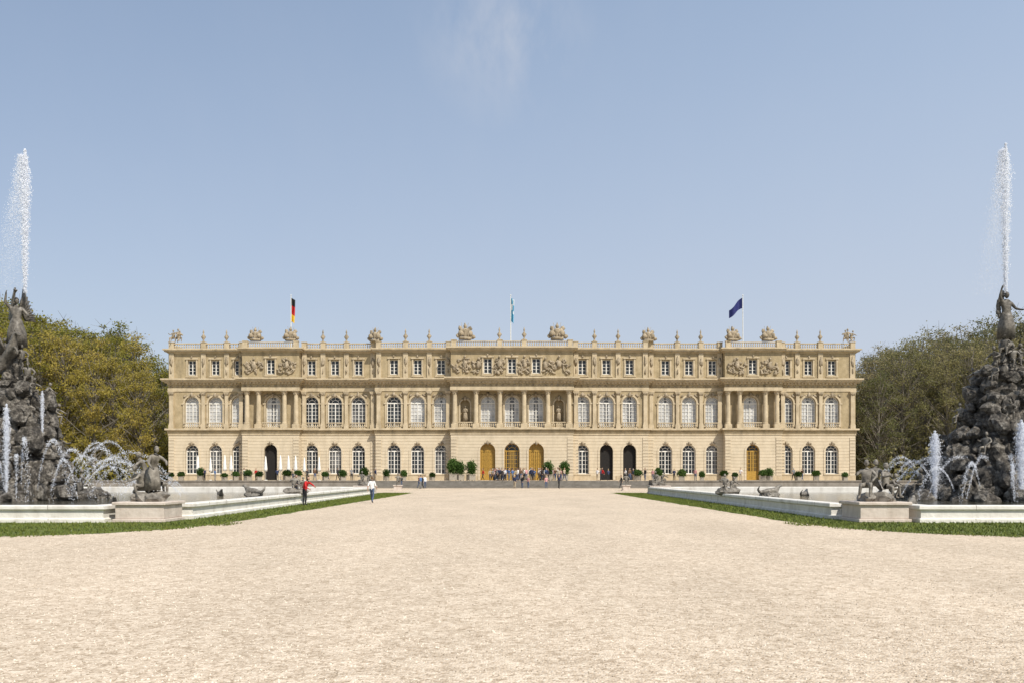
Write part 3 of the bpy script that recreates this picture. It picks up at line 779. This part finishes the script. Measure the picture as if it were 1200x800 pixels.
    for i, xx in enumerate(xa_):
        wall_open(bd2[i], bd2[i + 1], ZA0, ZA1, ya, (xx, .62, 16.75, 18.95, False), 1, 0, .4)
        for sx in (-1, 1):
            a, b = sorted((xx + sx * .62, xx + sx * .84)); trim.box(a, b, ya - .1, ya + .01, 16.6, 19.1, 2)
        trim.box(xx - .95, xx + .95, ya - .2, ya + .01, 19.1, 19.3, 2); trim.box(xx - .92, xx + .92, ya - .14, ya + .01, 16.42, 16.6, 2)
        keystone(xx, 19.4, ya, .6)
    for xx in (x0, x1): walls.quad((xx, ya, ZA0), (xx, YB, ZA0), (xx, YB, ZA1), (xx, ya, ZA1), 1)
    if kind in 'ACD':
        for mx in bd2[1:-1] + [x0 + .5, x1 - .5]:
            trim.box(mx - .36, mx + .36, ya - .18, ya + .01, ZA0, ZA1, 2)
            orn.blob((mx, ya - .24, 18.7), (.22, .1, .6), 0, 2, .5)
            orn.blob((mx, ya - .24, 17.3), (.12, .08, .5), 0, 1, .5)
    elif kind == 'B':
        relief(x0 + .5, x0 + 3.1, ya, 16.8, 19.1, 40); relief(x1 - 3.1, x1 - .5, ya, 16.8, 19.1, 40)
    else:
        for a, b in ((x0 + .3, x0 + 3.9), (-2.75, -.95), (.95, 2.75), (x1 - 3.9, x1 - .3)): relief(a, b, ya, 16.7, 19.3, 46)
        for q in (-4.45 - .45, 4.45 + .45): relief(q - .25, q + .25, ya, 16.8, 19.0, 10)
    course(ZA1, ZA1 + .2, ya, .12); course(ZA1 + .2, ZA1 + .42, ya, .48); course(ZA1 + .42, ZC, ya, .68)
    if kind in 'BE':
        trim.box(x0, x1, ya + .25, yu + .01, ZP - .08, ZP - .004, 1)
    yb = ya + .05
    peds = sorted(set([x0 + .45, x1 - .45] + bd2[1:-1]))
    prev = None
    for p in peds:
        trim.box(p - .36, p + .36, yb - .26, yb + .26, ZC + e, ZT + .06 + e, 2); trim.box(p - .42, p + .42, yb - .32, yb + .32, ZT + .06 + e, ZT + .16 + e, 2)
        if prev is not None: balustrade(trim, prev + .36, p - .36, yb, ZC + .01 + e, .86, .32, 2)
        prev = p
    return peds

W = lambda px, g=(0, 'grid'), u=1: (X(px), g, u)
DK, LT, MD = 0, 1, 2
xa, xb, xc, xd = X(197.5), X(287), X(353), X(441); xe = X(529.5)
LA = [W(225, u=LT), W(252.5, (MD, 'grid'), LT), W(279.5, u=LT)]
LB = [W(320, (4, 'open'), LT)]
LC = [W(365, u=DK), W(392.5, (MD, 'grid'), DK), W(420, u=MD)]
LD = [W(462.5, u=DK), W(490, u=LT), W(517.5, (MD, 'grid'), LT)]
E_ = [(X(545.5), None, 'niche'), (X(572), (3, 'door'), LT), (0, (0, 'door'), LT), (X(628), (3, 'door'), LT), (X(654.5), None, 'niche')]
RA = [W(921, u=MD), W(947.5, u=LT), W(975, u=LT)]; RB = [W(879.5, (0, 'door'), LT)]
RC = [W(780, u=LT), W(807.5, u=LT), W(835, (MD, 'grid'), LT)]; RD = [W(682, u=LT), W(710, (4, 'open'), LT), W(737, (4, 'open'), LT)]
section(xa, xb, 128, 128, 128, LA, 'A', 0, (1, 0)); section(xb, xc, 126.7, 128, 126.7, LB, 'B', .004, (1, 1))
section(xc, xd, 128, 128, 128, LC, 'C', 0, (0, 0)); section(xd, xe, 127.2, 127.2, 127.2, LD, 'D', .004, (1, 0))
section(xe, -xe, 125.7, 127.2, 125.7, E_, 'E', .008, (1, 1))
section(-xe, -xd, 127.2, 127.2, 127.2, RD, 'D', .004, (0, 1)); section(-xd, -xc, 128, 128, 128, RC, 'C', 0, (0, 0))
section(-xc, -xb, 126.7, 128, 126.7, RB, 'B', .004, (1, 1)); section(-xb, -xa, 128, 128, 128, RA, 'A', 0, (0, 1))
for px in (291.5, 305, 335, 348.5):
    for s in (-1, 1): column(s * X(px), 127.2, ZB + .004, ZP)
for px in (534, 558.5, 586, 614, 641.5, 666): column(X(px), 126.2, ZB + .008, ZP)
for a, b, y in ((X(309), X(331), 127.2), (-X(331), -X(309), 127.2), (X(562), X(582), 126.2), (X(590), X(610), 126.2), (X(618), X(638), 126.2), (X(538), X(554.5), 126.2), (X(645.5), X(662), 126.2)):
    balustrade(trim, a, b, y, ZB + .015, .9, .3, 2, .1)
walls.box(xa + .01, -xa - .01, YB - .05, 152, Z0, ZG + .2, 0); walls.box(xa + .012, -xa - .012, YB - .045, 151.9, ZG + .2, ZA1, 1)
roof = MB(); roof.box(xa + 1, -xa - 1, 129.3, 151, ZA1 + .05, ZA1 + .5); roof.box(xa + 6, -xa - 6, 134, 147, ZA1 + .5, ZA1 + .9)
for sx in (-1, 1):
    xs = sx * (-xa)
    for yy in (132.5, 136.5, 140.5, 144.5, 148.5):
        for (za, zb2, hw) in ((2, 6.2, .95), (9, 13.4, 1.05), (16.75, 18.95, .62)):
            frames.box(min(xs, xs + sx * .05), max(xs, xs + sx * .05), yy - hw - .1, yy + hw + .1, za - .1, zb2 + .1, 0)
            panes.box(min(xs, xs + sx * .07), max(xs, xs + sx * .07), yy - hw, yy + hw, za, zb2, 0)
    for (z0, z1, p) in ((ZG, ZB, .3), (ZE, ZA0, .6), (ZA1 + .2, ZC, .45)):
        a, b = sorted((xs - sx * .02, xs + sx * p)); trim.box(a, b, YB + .003, 152, z0 - .003, z1 - .003, 2)
    a, b = sorted((xs - sx * .3, xs))
    trim.box(a, b, 128.5, 152, ZC + .02, ZT - .01, 2)
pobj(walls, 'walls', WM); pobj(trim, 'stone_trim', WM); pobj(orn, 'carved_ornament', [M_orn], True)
pobj(frames, 'window_frames', [M_frame, M_door]); pobj(panes, 'window_panes', PM); pobj(roof, 'roof', [M_roof])

FS_n = figure('niche_statue', allm(M_orn), fat=1.1, skirt=(1.05, .05, .28, 3), **FOLD)
FO_sit = figure('roof_putto', allm(M_orn), fat=1.2, **SIT); FO_cr = figure('roof_putto_b', allm(M_orn), fat=1.2, **CROUCH)
for s in (-1, 1):
    o = place('niche_statue', FS_n, Vector((s * X(654.5), 127.35, ZB + .95)) + PAL_off, 0, 1.35, PAL)
def trophy():
    mb = MB()
    mb.box(-.75, .75, -.35, .35, 0, .3)
    mb.lathe(0, 0, .25, [(.3, 0), (.28, .15), (.4, .5), (.42, .75), (.3, .9), (.14, .98)], 12)
    mb.blob((0, 0, 1.42), (.22, .25, .25), 0, 2, .1)
    for k in range(6): mb.blob((0, .05 + .05 * k, 1.68 + .06 * math.sin(k)), (.07, .08, .13), 0, 1, .3)
    for s in (-1, 1):
        mb.tube([(s * .2, .1, .3), (s * .75, .12, 1.5)], (.035, .03), 5)
        mb.tube([(s * .1, .15, .3), (s * .45, .15, 1.85)], (.03, .02), 5)
        mb.blob((s * .62, .1, 1.15), (.25, .06, .32), 0, 1, .4, Matrix.Rotation(s * .5, 3, 'Y'))
        mb.lathe(s * .6, -.2, .3, [(.05, 0), (.3, .12), (.34, .4), (.25, .6), (.05, .68)], 10)
        mb.blob((s * .95, -.05, .38), (.3, .25, .22), 0, 1, .5); mb.blob((s * .35, -.3, .5), (.2, .14, .3), 0, 1, .4)
        mb.blob((s * .42, .05, .95), (.28, .2, .35), 0, 1, .4)
    return mb.mesh('roof_trophy', [M_orn], True)
TR = trophy()
def urn():
    mb = MB()
    mb.lathe(0, 0, 0, [(.22, 0), (.22, .1), (.1, .2), (.09, .3), (.24, .55), (.27, .8), (.17, .95), (.2, 1.02), (.1, 1.1), (.08, 1.25), (.13, 1.4), (.08, 1.6), (.02, 1.85)], 12)
    for s in (-1, 1): mb.tube([(s * .24, 0, .6), (s * .34, 0, .75), (s * .24, 0, .92)], .035, 5)
    return mb.mesh('roof_urn', [M_orn], True)
UR = urn()
kk = 0
def onroof(me, px, nm, y=128.0, sc=1.0, rz=0):
    global kk; kk += 1
    place('%s_%d' % (nm, kk), me, Vector((X(px), y, ZT + .16)) + PAL_off, rz, sc, PAL)
for px, y in ((302, 126.8), (343, 126.8), (440, 127.6), (546, 125.9), (652, 125.9), (759, 127.6), (856, 126.8), (897, 126.8)):
    s_ = 1.25 if px in (546, 652) else 1.08
    onroof(TR, px, 'roof_trophy', y, (s_ * random.uniform(.92, 1.02), s_, s_ * random.uniform(1.0, 1.12)), random.uniform(-.3, .3))
for px in (206, 994):
    onroof(FO_sit, px - 3, 'corner_putto', 128.1, 1.4, -.4); onroof(FO_cr, px + 4, 'corner_putto', 128.1, 1.3, .5); onroof(FO_sit, px + 1, 'corner_putto', 128.6, 1.6, .2)
for px, y in ((238.5, 128), (265.5, 128), (378.5, 128), (406, 128), (476, 127.25), (503.5, 127.25), (585.5, 125.75), (614, 125.75), (696, 127.25), (723.5, 127.25), (793.5, 128), (821, 128), (934, 128), (961, 128)):
    onroof(UR, px, 'roof_urn', y, 1.0)
def flag(px, kind):
    r = empty('flagpole', (X(px) * 132 / 128, 132, 21.1)); mb = MB()
    mb.lathe(0, 0, 0, [(.09, 0), (.05, 8.2), (.02, 8.3)], 8); mb.lathe(0, 0, 8.3, [(.03, 0), (.1, .06), (.1, .14), (.02, .2)], 8); mb.obj('pole', [M_frame], r)
    f = MB(); nx, nz = 10, 16
    def P(i, j):
        u = i / nx; v = j / nz
        if kind == 'eu': return (-.1 - 2.0 * u, .25 * math.sin(u * 7), 8.0 - 1.6 * v * (1 - .25 * u) - 1.9 * u + .15 * math.sin(u * 6))
        wd = .6 if kind == 'de' else .5
        x = .05 + wd * u * (1 - .25 * v); return (x, .18 * math.sin(u * 13 + v * 2), 8.0 - 3.6 * v - .35 * u)
    for i in range(nx):
        for j in range(nz):
            if kind == 'de': m = 0 if j < 5 else (1 if j < 11 else 2)
            elif kind == 'by': m = 1 if (i // 5 + j // 4) % 2 == 0 or j > 9 else 0
            else: m = 0
            f.quad(P(i, j), P(i + 1, j), P(i + 1, j + 1), P(i, j + 1), m)
    mats = {'de': [plain('flag_black', (.02, .02, .02)), plain('flag_red', (.5, .02, .02)), plain('flag_gold', (.75, .48, .03))],
            'by': [plain('flag_white', (.75, .78, .8)), plain('flag_blue', (.10, .38, .55))], 'eu': [plain('flag_navy', (.015, .02, .12))]}[kind]
    f.obj('flag_cloth', mats, r, True)
flag(341, 'de'); flag(598.5, 'by'); flag(870.5, 'eu')

# ---------------------------------------------------------------- terrace and steps
t = MB(); YT = 118.0; SW = 19.0
t.box(-58, 58, YT, 160, 0.01, 1.0 - .003, 0)
r = empty('palace_terrace')
t2 = MB(); t2.quad((-57.5, YT + .5, 1.0005), (57.5, YT + .5, 1.0005), (57.5, 128.6, 1.0005), (-57.5, 128.6, 1.0005)); t2.obj('terrace_paving', [M_gravel], r)
st = MB()
for i in range(6):
    z = 1.0 * (i + 1) / 6 - .006; y0 = YT - .36 * (6 - i)
    st.box(-SW, SW, y0 - .03, YT + .2, z - .05, z, 0); st.box(-SW, SW, y0, YT + .19, z - .167, z - .05, 0)
for s in (-1, 1):
    a, b = sorted((s * SW, s * (SW + 1.0))); st.box(a, b, YT - 2.3, YT + .3, .01, 1.12)
    a, b = sorted((s * (SW + 1.0), s * 58)); st.box(a, b, YT - .12, YT + .4, .92, 1.06)
t.obj('terrace_wall', [M_step], r); st.obj('stone_steps', [M_step], r)

def leafball(mb, c, r, n, size, m=0, hollow=.5):
    for _ in range(n):
        d = Vector((random.gauss(0, 1), random.gauss(0, 1), random.gauss(0, 1))).normalized()
        q = 1 + .35 * noise.noise(d * 2.2 + Vector(c) * 3)
        p = Vector(c) + Vector((d.x * r[0], d.y * r[1], d.z * r[2])) * random.uniform(hollow, 1.08) * q
        u = Vector((random.gauss(0, 1), random.gauss(0, 1), random.gauss(0, 1))).normalized(); w = u.orthogonal().normalized()
        s = size * random.uniform(.6, 1.3)
        mb.add([p - u * s, p + w * s * .6, p + u * s, p - w * s * .6], [(0, 1, 2, 3)], m)
def laurel(seed, tall, rz_=.6):
    random.seed(seed); mb = MB()
    mb.box(-.38, .38, -.38, .38, .06, .62, 2); mb.box(-.42, .42, -.42, .42, .62, .7, 2)
    for a in (-.32, .32):
        for b in (-.32, .32): mb.box(a - .05, a + .05, b - .05, b + .05, 0, .06, 2)
    mb.tube([(0, 0, .65), (.02, 0, 1.0 + tall)], (.06, .045), 6, 1)
    c = (seed * .01, 0, 1.12 + tall); leafball(mb, c, (.62, .6, rz_), 1000, .095, 0, .55); mb.blob(c, (.4, .4, rz_ * .65), 0, 2, .3)
    return mb.mesh('potted_laurel', [M_topi, M_bark, M_terra])
LB_ = [laurel(1, 0, .5), laurel(2, .1, .65), laurel(3, .3, .85), laurel(4, -.05, .42)]
random.seed(21)
for px in (202, 214, 236, 262, 276, 291, 308, 334, 352, 379, 404, 431, 452, 474, 505, 749, 772, 798, 820, 848, 862, 893, 904, 930, 958, 990):
    s = random.uniform(.7, 1.0)
    place('potted_laurel', random.choice((LB_[0], LB_[1], LB_[3])), (X(px + random.uniform(-3, 3)) * .953, 122 + random.uniform(-1, 1), 1.0), random.random() * 6, (s * random.uniform(.85, 1.3), s, s))
for px in (531, 539, 552, 642, 661): place('potted_laurel', LB_[2], (X(px) * .953, 121.6, 1.0), random.random(), random.uniform(1.2, 1.45))
def parasol():
    mb = MB(); mb.lathe(0, 0, 0, [(.32, 0), (.32, .08), (.05, .12)], 12, 1); mb.tube([(0, 0, .1), (0, 0, 3.55)], .035, 8, 1)
    mb.lathe(0, 0, 0, [(.2, 1.35), (.24, 1.7), (.17, 2.5), (.1, 3.2), (.03, 3.6)], 16, 0, lambda a, k: 1 + .22 * math.cos(a * 6 + k))
    return mb.mesh('closed_parasol', [plain('parasol_canvas', (.78, .77, .73), .8), M_frame], True)
PS = parasol()
for px in (232, 246, 262, 269, 313, 330, 339, 347, 357, 374): place('closed_parasol', PS, (X(px) * .965, 124 + random.uniform(-1.2, .6), 1.0), 0, random.uniform(.92, 1.05))

# ---------------------------------------------------------------- people
SKN = plain('skin', (.50, .32, .23), .6); HR = [plain('hair_%d' % i, c, .7) for i, c in enumerate([(.03, .02, .015), (.12, .07, .03), (.3, .22, .12), (.4, .38, .35)])]
def cloth(n, c): return plain('cloth_' + n, c, .85)
C = {n: cloth(n, c) for n, c in dict(red=(.5, .02, .02), white=(.75, .74, .72), navy=(.03, .04, .09), black=(.02, .02, .022), denim=(.07, .10, .17), beige=(.4, .33, .23), grey=(.2, .2, .2), blue=(.08, .16, .34), pink=(.55, .28, .28), brown=(.12, .07, .04), teal=(.05, .17, .17)).items()}
def P_(name, top, bot, hair, pose, **kw):
    return figure(name, dict(skin=SKN, hair=HR[hair], top=C[top], bot=C[bot], shoe=C['black'] if bot != 'beige' else C['brown']), **kw, **pose)
crowd = [P_('p%d' % i, a, b, h, ps, **kw) for i, (a, b, h, ps, kw) in enumerate([
    ('white', 'denim', 0, {}, {}), ('black', 'black', 1, WALK, {}), ('white', 'black', 2, FOLD, dict(hair_long=True)), ('navy', 'beige', 3, {}, dict(fat=1.15)),
    ('beige', 'navy', 1, WALK, dict(hair_long=True)), ('blue', 'grey', 0, FOLD, {}), ('pink', 'denim', 2, {}, dict(hair_long=True, fore='skin')), ('grey', 'black', 3, WALK, dict(fore='skin', fat=1.1)),
    ('white', 'beige', 1, FOLD, dict(fore='skin')), ('brown', 'denim', 0, WALK, {}), ('black', 'denim', 0, {}, {}), ('navy', 'black', 2, FOLD, {}), ('red', 'black', 1, WALK, {})])]
random.seed(5)
def person(px, y, z=None, me=None, rz=None):
    zz = z if z is not None else (1.0 if y > 118.3 else .004)
    place('person', me or random.choice(crowd), ((px - 600) * y / 1000, y, zz), rz if rz is not None else random.random() * 6.28, random.uniform(.94, 1.04))
for i in range(68):
    px = random.choice((random.uniform(575, 666), random.gauss(632, 14), random.gauss(610, 12), random.gauss(645, 9), random.gauss(585, 5)))
    person(px, random.uniform(118.8, 123.5))
for px in (603, 612, 619, 640, 655): person(px, random.uniform(112, 115))
for px, y in ((566, 121), (470, 113), (495, 112), (498, 113), (491, 114), (493, 111), (700, 122), (704, 122), (706, 123), (713, 121.5), (733, 122), (738, 121), (742, 123), (728, 112), (300, 122), (286, 122.5), (360, 122), (385, 123), (325, 122.5), (412, 121), (440, 121), (765, 122), (815, 121.5), (868, 122), (940, 123),
              (240, 122), (252, 123), (343, 121), (369, 122), (396, 122), (425, 122.5), (756, 122), (790, 123), (930, 122)): person(px, y)
near1 = P_('woman_in_red', 'red', 'black', 0, LEAN, hair_long=True)
near2 = P_('visitor_white', 'white', 'denim', 1, WALK, fore='skin')
near3 = P_('visitor_dark', 'black', 'navy', 0, FOLD)
person(357, 50, .008, near1, 1.2); person(436, 54.5, .004, near2, 2.9); person(347, 57, .008, near3, .6)

# ---------------------------------------------------------------- trees
def tree(seed, leafm, n_leaf=8500, lsz=1.0):
    random.seed(seed); r = np.random.default_rng(seed); mb = MB()
    mb.tube([(0, 0, 0), (.1, 0, 4), (.3, .1, 10), (.1, 0, 17), (0, 0, 22)], (.5, .4, .3, .16, .05), 7, 1)
    cl = []; ph = random.random() * 6
    for i in range(95):
        z = 4 + 19.5 * (i / 95.) ** .9; env = 5.6 * math.sin(min(1, max(.06, (z - 2.0) / 22.5)) * math.pi) ** .6
        a = i * 2.4 + random.uniform(-.5, .5)
        env *= 1 + .35 * math.sin(a * 2 + ph + z * .35) + .2 * math.sin(z * 1.1 + ph)
        q = env * random.uniform(.3, 1.08)
        c = Vector((q * math.cos(a), q * math.sin(a), z + random.uniform(-.9, 1.3))); cl.append((c, random.choice((.55, .75, 1.0, 1.25, 1.5))))
        b = Vector((.15, 0, max(3, z - 3.2 - q * .3)))
        mb.tube([b, b.lerp(c, .5) + Vector((0, 0, -.3)), c], (.13, .08, .035), 4, 1)
        for _ in range(4):
            d = Vector((random.gauss(0, 1), random.gauss(0, 1), random.gauss(.5, .7))).normalized() * random.uniform(1, 2.2)
            mb.tube([c, c + d], (.035, .012), 3, 1)
    per = n_leaf / len(cl)
    for c, s in cl:
        k = int(per * s * s * random.uniform(.5, 1.2)) + 12
        ps = r.normal(0, .50, (k, 3)) * np.array([s, s, s * .7]); us = r.normal(0, 1, (k, 3)); us /= np.linalg.norm(us, axis=1)[:, None]
        ws = np.cross(us, r.normal(0, 1, (k, 3))); ws /= np.linalg.norm(ws, axis=1)[:, None]; sz = r.uniform(.08, .21, k)[:, None] * lsz
        ps += np.array(c); q = np.stack([ps - us * sz, ps + ws * sz * .7, ps + us * sz, ps - ws * sz * .7], 1).reshape(-1, 3)
        mb.add(q.tolist(), [(4 * i, 4 * i + 1, 4 * i + 2, 4 * i + 3) for i in range(k)], 0)
    return mb.mesh('deciduous_tree', [leafm, M_bark])
TW = [tree(s, M_leafW) for s in (11, 12, 13, 17)]; TG = [tree(s, M_leafG, 6500, .9) for s in (14, 15, 16, 18)]
random.seed(99)
def toph(px, prof):
    for (a, b), (c, d) in zip(prof[:-1], prof[1:]):
        if a <= px <= c: return b + (d - b) * (px - a) / (c - a)
    return prof[0][1] if px < prof[0][0] else prof[-1][1]
profL = [(-60, 346), (0, 352), (40, 370), (100, 380), (145, 388), (165, 420), (200, 432)]
profR = [(1000, 420), (1030, 408), (1060, 390), (1110, 380), (1150, 382), (1190, 370), (1260, 366)]
for prof, T, pa, pb2 in ((profL, TW, -75, 205), (profR, TG, 995, 1275)):
    for row, (yy, drop, dpx) in enumerate(((134, 14, 30), (146, 2, 25), (158, 0, 24), (172, 4, 22))):
        px = pa
        while px < pb2:
            y = yy + random.uniform(-4, 4); x = (px - 600) * y / 1000
            h = (556 - (toph(px, prof) + drop + random.uniform(-3, 26))) * y / 1000 + 1.8
            if abs(x) > 56 or y > 156:
                s = h / 24.0; place('deciduous_tree', random.choice(T), (x, y, 0), random.random() * 6.28, (s * random.uniform(.8, 1.15), s * random.uniform(.8, 1.15), s))
            px += dpx * random.uniform(.75, 1.25)
for sx, lm in ((-1, M_leafW), (1, M_leafG)):
    mb = MB(); r = np.random.default_rng(3 if sx > 0 else 4); k = 32000
    xs = r.uniform(54, 118, k) * sx; ys = 130 + r.uniform(0, 38, k)
    hz = 4.5 + 3.5 * np.sin(xs * .35) * np.cos(ys * .25) + 2 * np.sin(xs * .9); zs = r.random(k) ** .8 * np.maximum(1.8, hz)
    ps = np.stack([xs, ys, zs], 1); us = r.normal(0, 1, (k, 3)); us /= np.linalg.norm(us, axis=1)[:, None]; ws = np.cross(us, r.normal(0, 1, (k, 3))); ws /= np.linalg.norm(ws, axis=1)[:, None]
    sz = r.uniform(.15, .4, k)[:, None]; q = np.stack([ps - us * sz, ps + ws * sz * .7, ps + us * sz, ps - ws * sz * .7], 1).reshape(-1, 3)
    mb.add(q.tolist(), [(4 * i, 4 * i + 1, 4 * i + 2, 4 * i + 3) for i in range(k)], 0); mb.obj('undergrowth', [lm])
    rd = MB()
    for i in range(90):
        x = sx * (40 + i * 2.4); rd.blob((x, 205 + random.uniform(-6, 6), random.uniform(4, 8)), (random.uniform(4, 7), 5, random.uniform(7, 12)), 0, 2, .5)
    rd.obj('distant_woodland', [lm])

# ---------------------------------------------------------------- sky, sun, camera
EL = math.radians(48); AZ = math.radians(143)   # azimuth clockwise from +Y
w = bpy.data.worlds.new('World'); SC.world = w; w.use_nodes = True; nt = w.node_tree
bg = nt.nodes['Background']; sk = nt.nodes.new('ShaderNodeTexSky'); sk.sky_type = 'NISHITA'; sk.sun_disc = False
sk.sun_elevation = EL; sk.sun_rotation = AZ; sk.air_density = 1.0; sk.dust_density = 2.5; sk.ozone_density = 1.0; sk.altitude = 500
tc = N(nt, 'ShaderNodeTexCoord').outputs['Generated']
sp = N(nt, 'ShaderNodeSeparateXYZ'); L(nt, tc, sp.inputs[0])
# atmospheric haze: stronger and whiter towards the horizon and towards the sunny side
mz = N(nt, 'ShaderNodeMapRange'); mz.inputs[1].default_value = 0; mz.inputs[2].default_value = .5; mz.inputs[3].default_value = .8; mz.inputs[4].default_value = .40; L(nt, sp.outputs['Z'], mz.inputs[0])
mxn = N(nt, 'ShaderNodeMapRange'); mxn.inputs[1].default_value = -.5; mxn.inputs[2].default_value = .55; mxn.inputs[3].default_value = -.05; mxn.inputs[4].default_value = .24; L(nt, sp.outputs['X'], mxn.inputs[0])
hf = math_n(nt, 'MINIMUM', math_n(nt, 'ADD', mz.outputs[0], mxn.outputs[0]), .94)
hz2 = N(nt, 'ShaderNodeMapRange'); hz2.inputs[1].default_value = 0; hz2.inputs[2].default_value = .5; L(nt, sp.outputs['Z'], hz2.inputs[0])
hcol = mixc(nt, (5.0, 5.3, 5.9), (4.1, 5.2, 6.9), hz2.outputs[0])
base = mixc(nt, sk.outputs[0], hcol, hf)
mp = N(nt, 'ShaderNodeMapping'); mp.inputs['Scale'].default_value = (9, 3, 5); mp.inputs['Rotation'].default_value = (0, .7, 0); L(nt, tc, mp.inputs[0])
cn = N(nt, 'ShaderNodeTexNoise'); cn.inputs['Scale'].default_value = 1.6; cn.inputs['Detail'].default_value = 7; cn.inputs['Roughness'].default_value = .6; L(nt, mp.outputs[0], cn.inputs['Vector'])
vd = N(nt, 'ShaderNodeVectorMath', operation='DISTANCE'); L(nt, tc, vd.inputs[0]); vd.inputs[1].default_value = Vector((-.01, 1, .52)).normalized()
mr = N(nt, 'ShaderNodeMapRange'); mr.inputs[1].default_value = .01; mr.inputs[2].default_value = .10; mr.inputs[3].default_value = 1; mr.inputs[4].default_value = 0; L(nt, vd.outputs['Value'], mr.inputs[0])
cr = ramp(nt, cn.outputs['Fac'], [(.42, (0, 0, 0)), (.75, (1, 1, 1))])
sc_ = N(nt, 'ShaderNodeSeparateColor'); L(nt, cr, sc_.inputs[0])
fac = math_n(nt, 'MULTIPLY', math_n(nt, 'MULTIPLY', sc_.outputs[0], mr.outputs[0]), .6)
fac = math_n(nt, 'ADD', fac, math_n(nt, 'MULTIPLY', sc_.outputs[0], .03))
c = mixc(nt, base, (5.6, 5.7, 6.1), fac)
L(nt, c, bg.inputs['Color']); bg.inputs['Strength'].default_value = .122
sun = bpy.data.lights.new('sun', 'SUN'); sun.energy = 5.0; sun.angle = math.radians(.5); sun.color = (1, .94, .84)
so = bpy.data.objects.new('sun', sun); COL.objects.link(so)
d = Vector((math.sin(AZ) * math.cos(EL), math.cos(AZ) * math.cos(EL), math.sin(EL)))
so.rotation_euler = d.to_track_quat('Z', 'Y').to_euler(); so.location = (60, -60, 80)
cam = bpy.data.cameras.new('camera'); co = bpy.data.objects.new('camera', cam); COL.objects.link(co)
co.location = (0, 0, 1.8); co.rotation_euler = (math.radians(90), 0, 0); cam.lens = 30; cam.sensor_width = 36; cam.shift_y = .13
cam.clip_start = .1; cam.clip_end = 6000; SC.camera = co
SC.view_settings.view_transform = 'Standard'; SC.view_settings.look = 'None'; SC.view_settings.exposure = 0
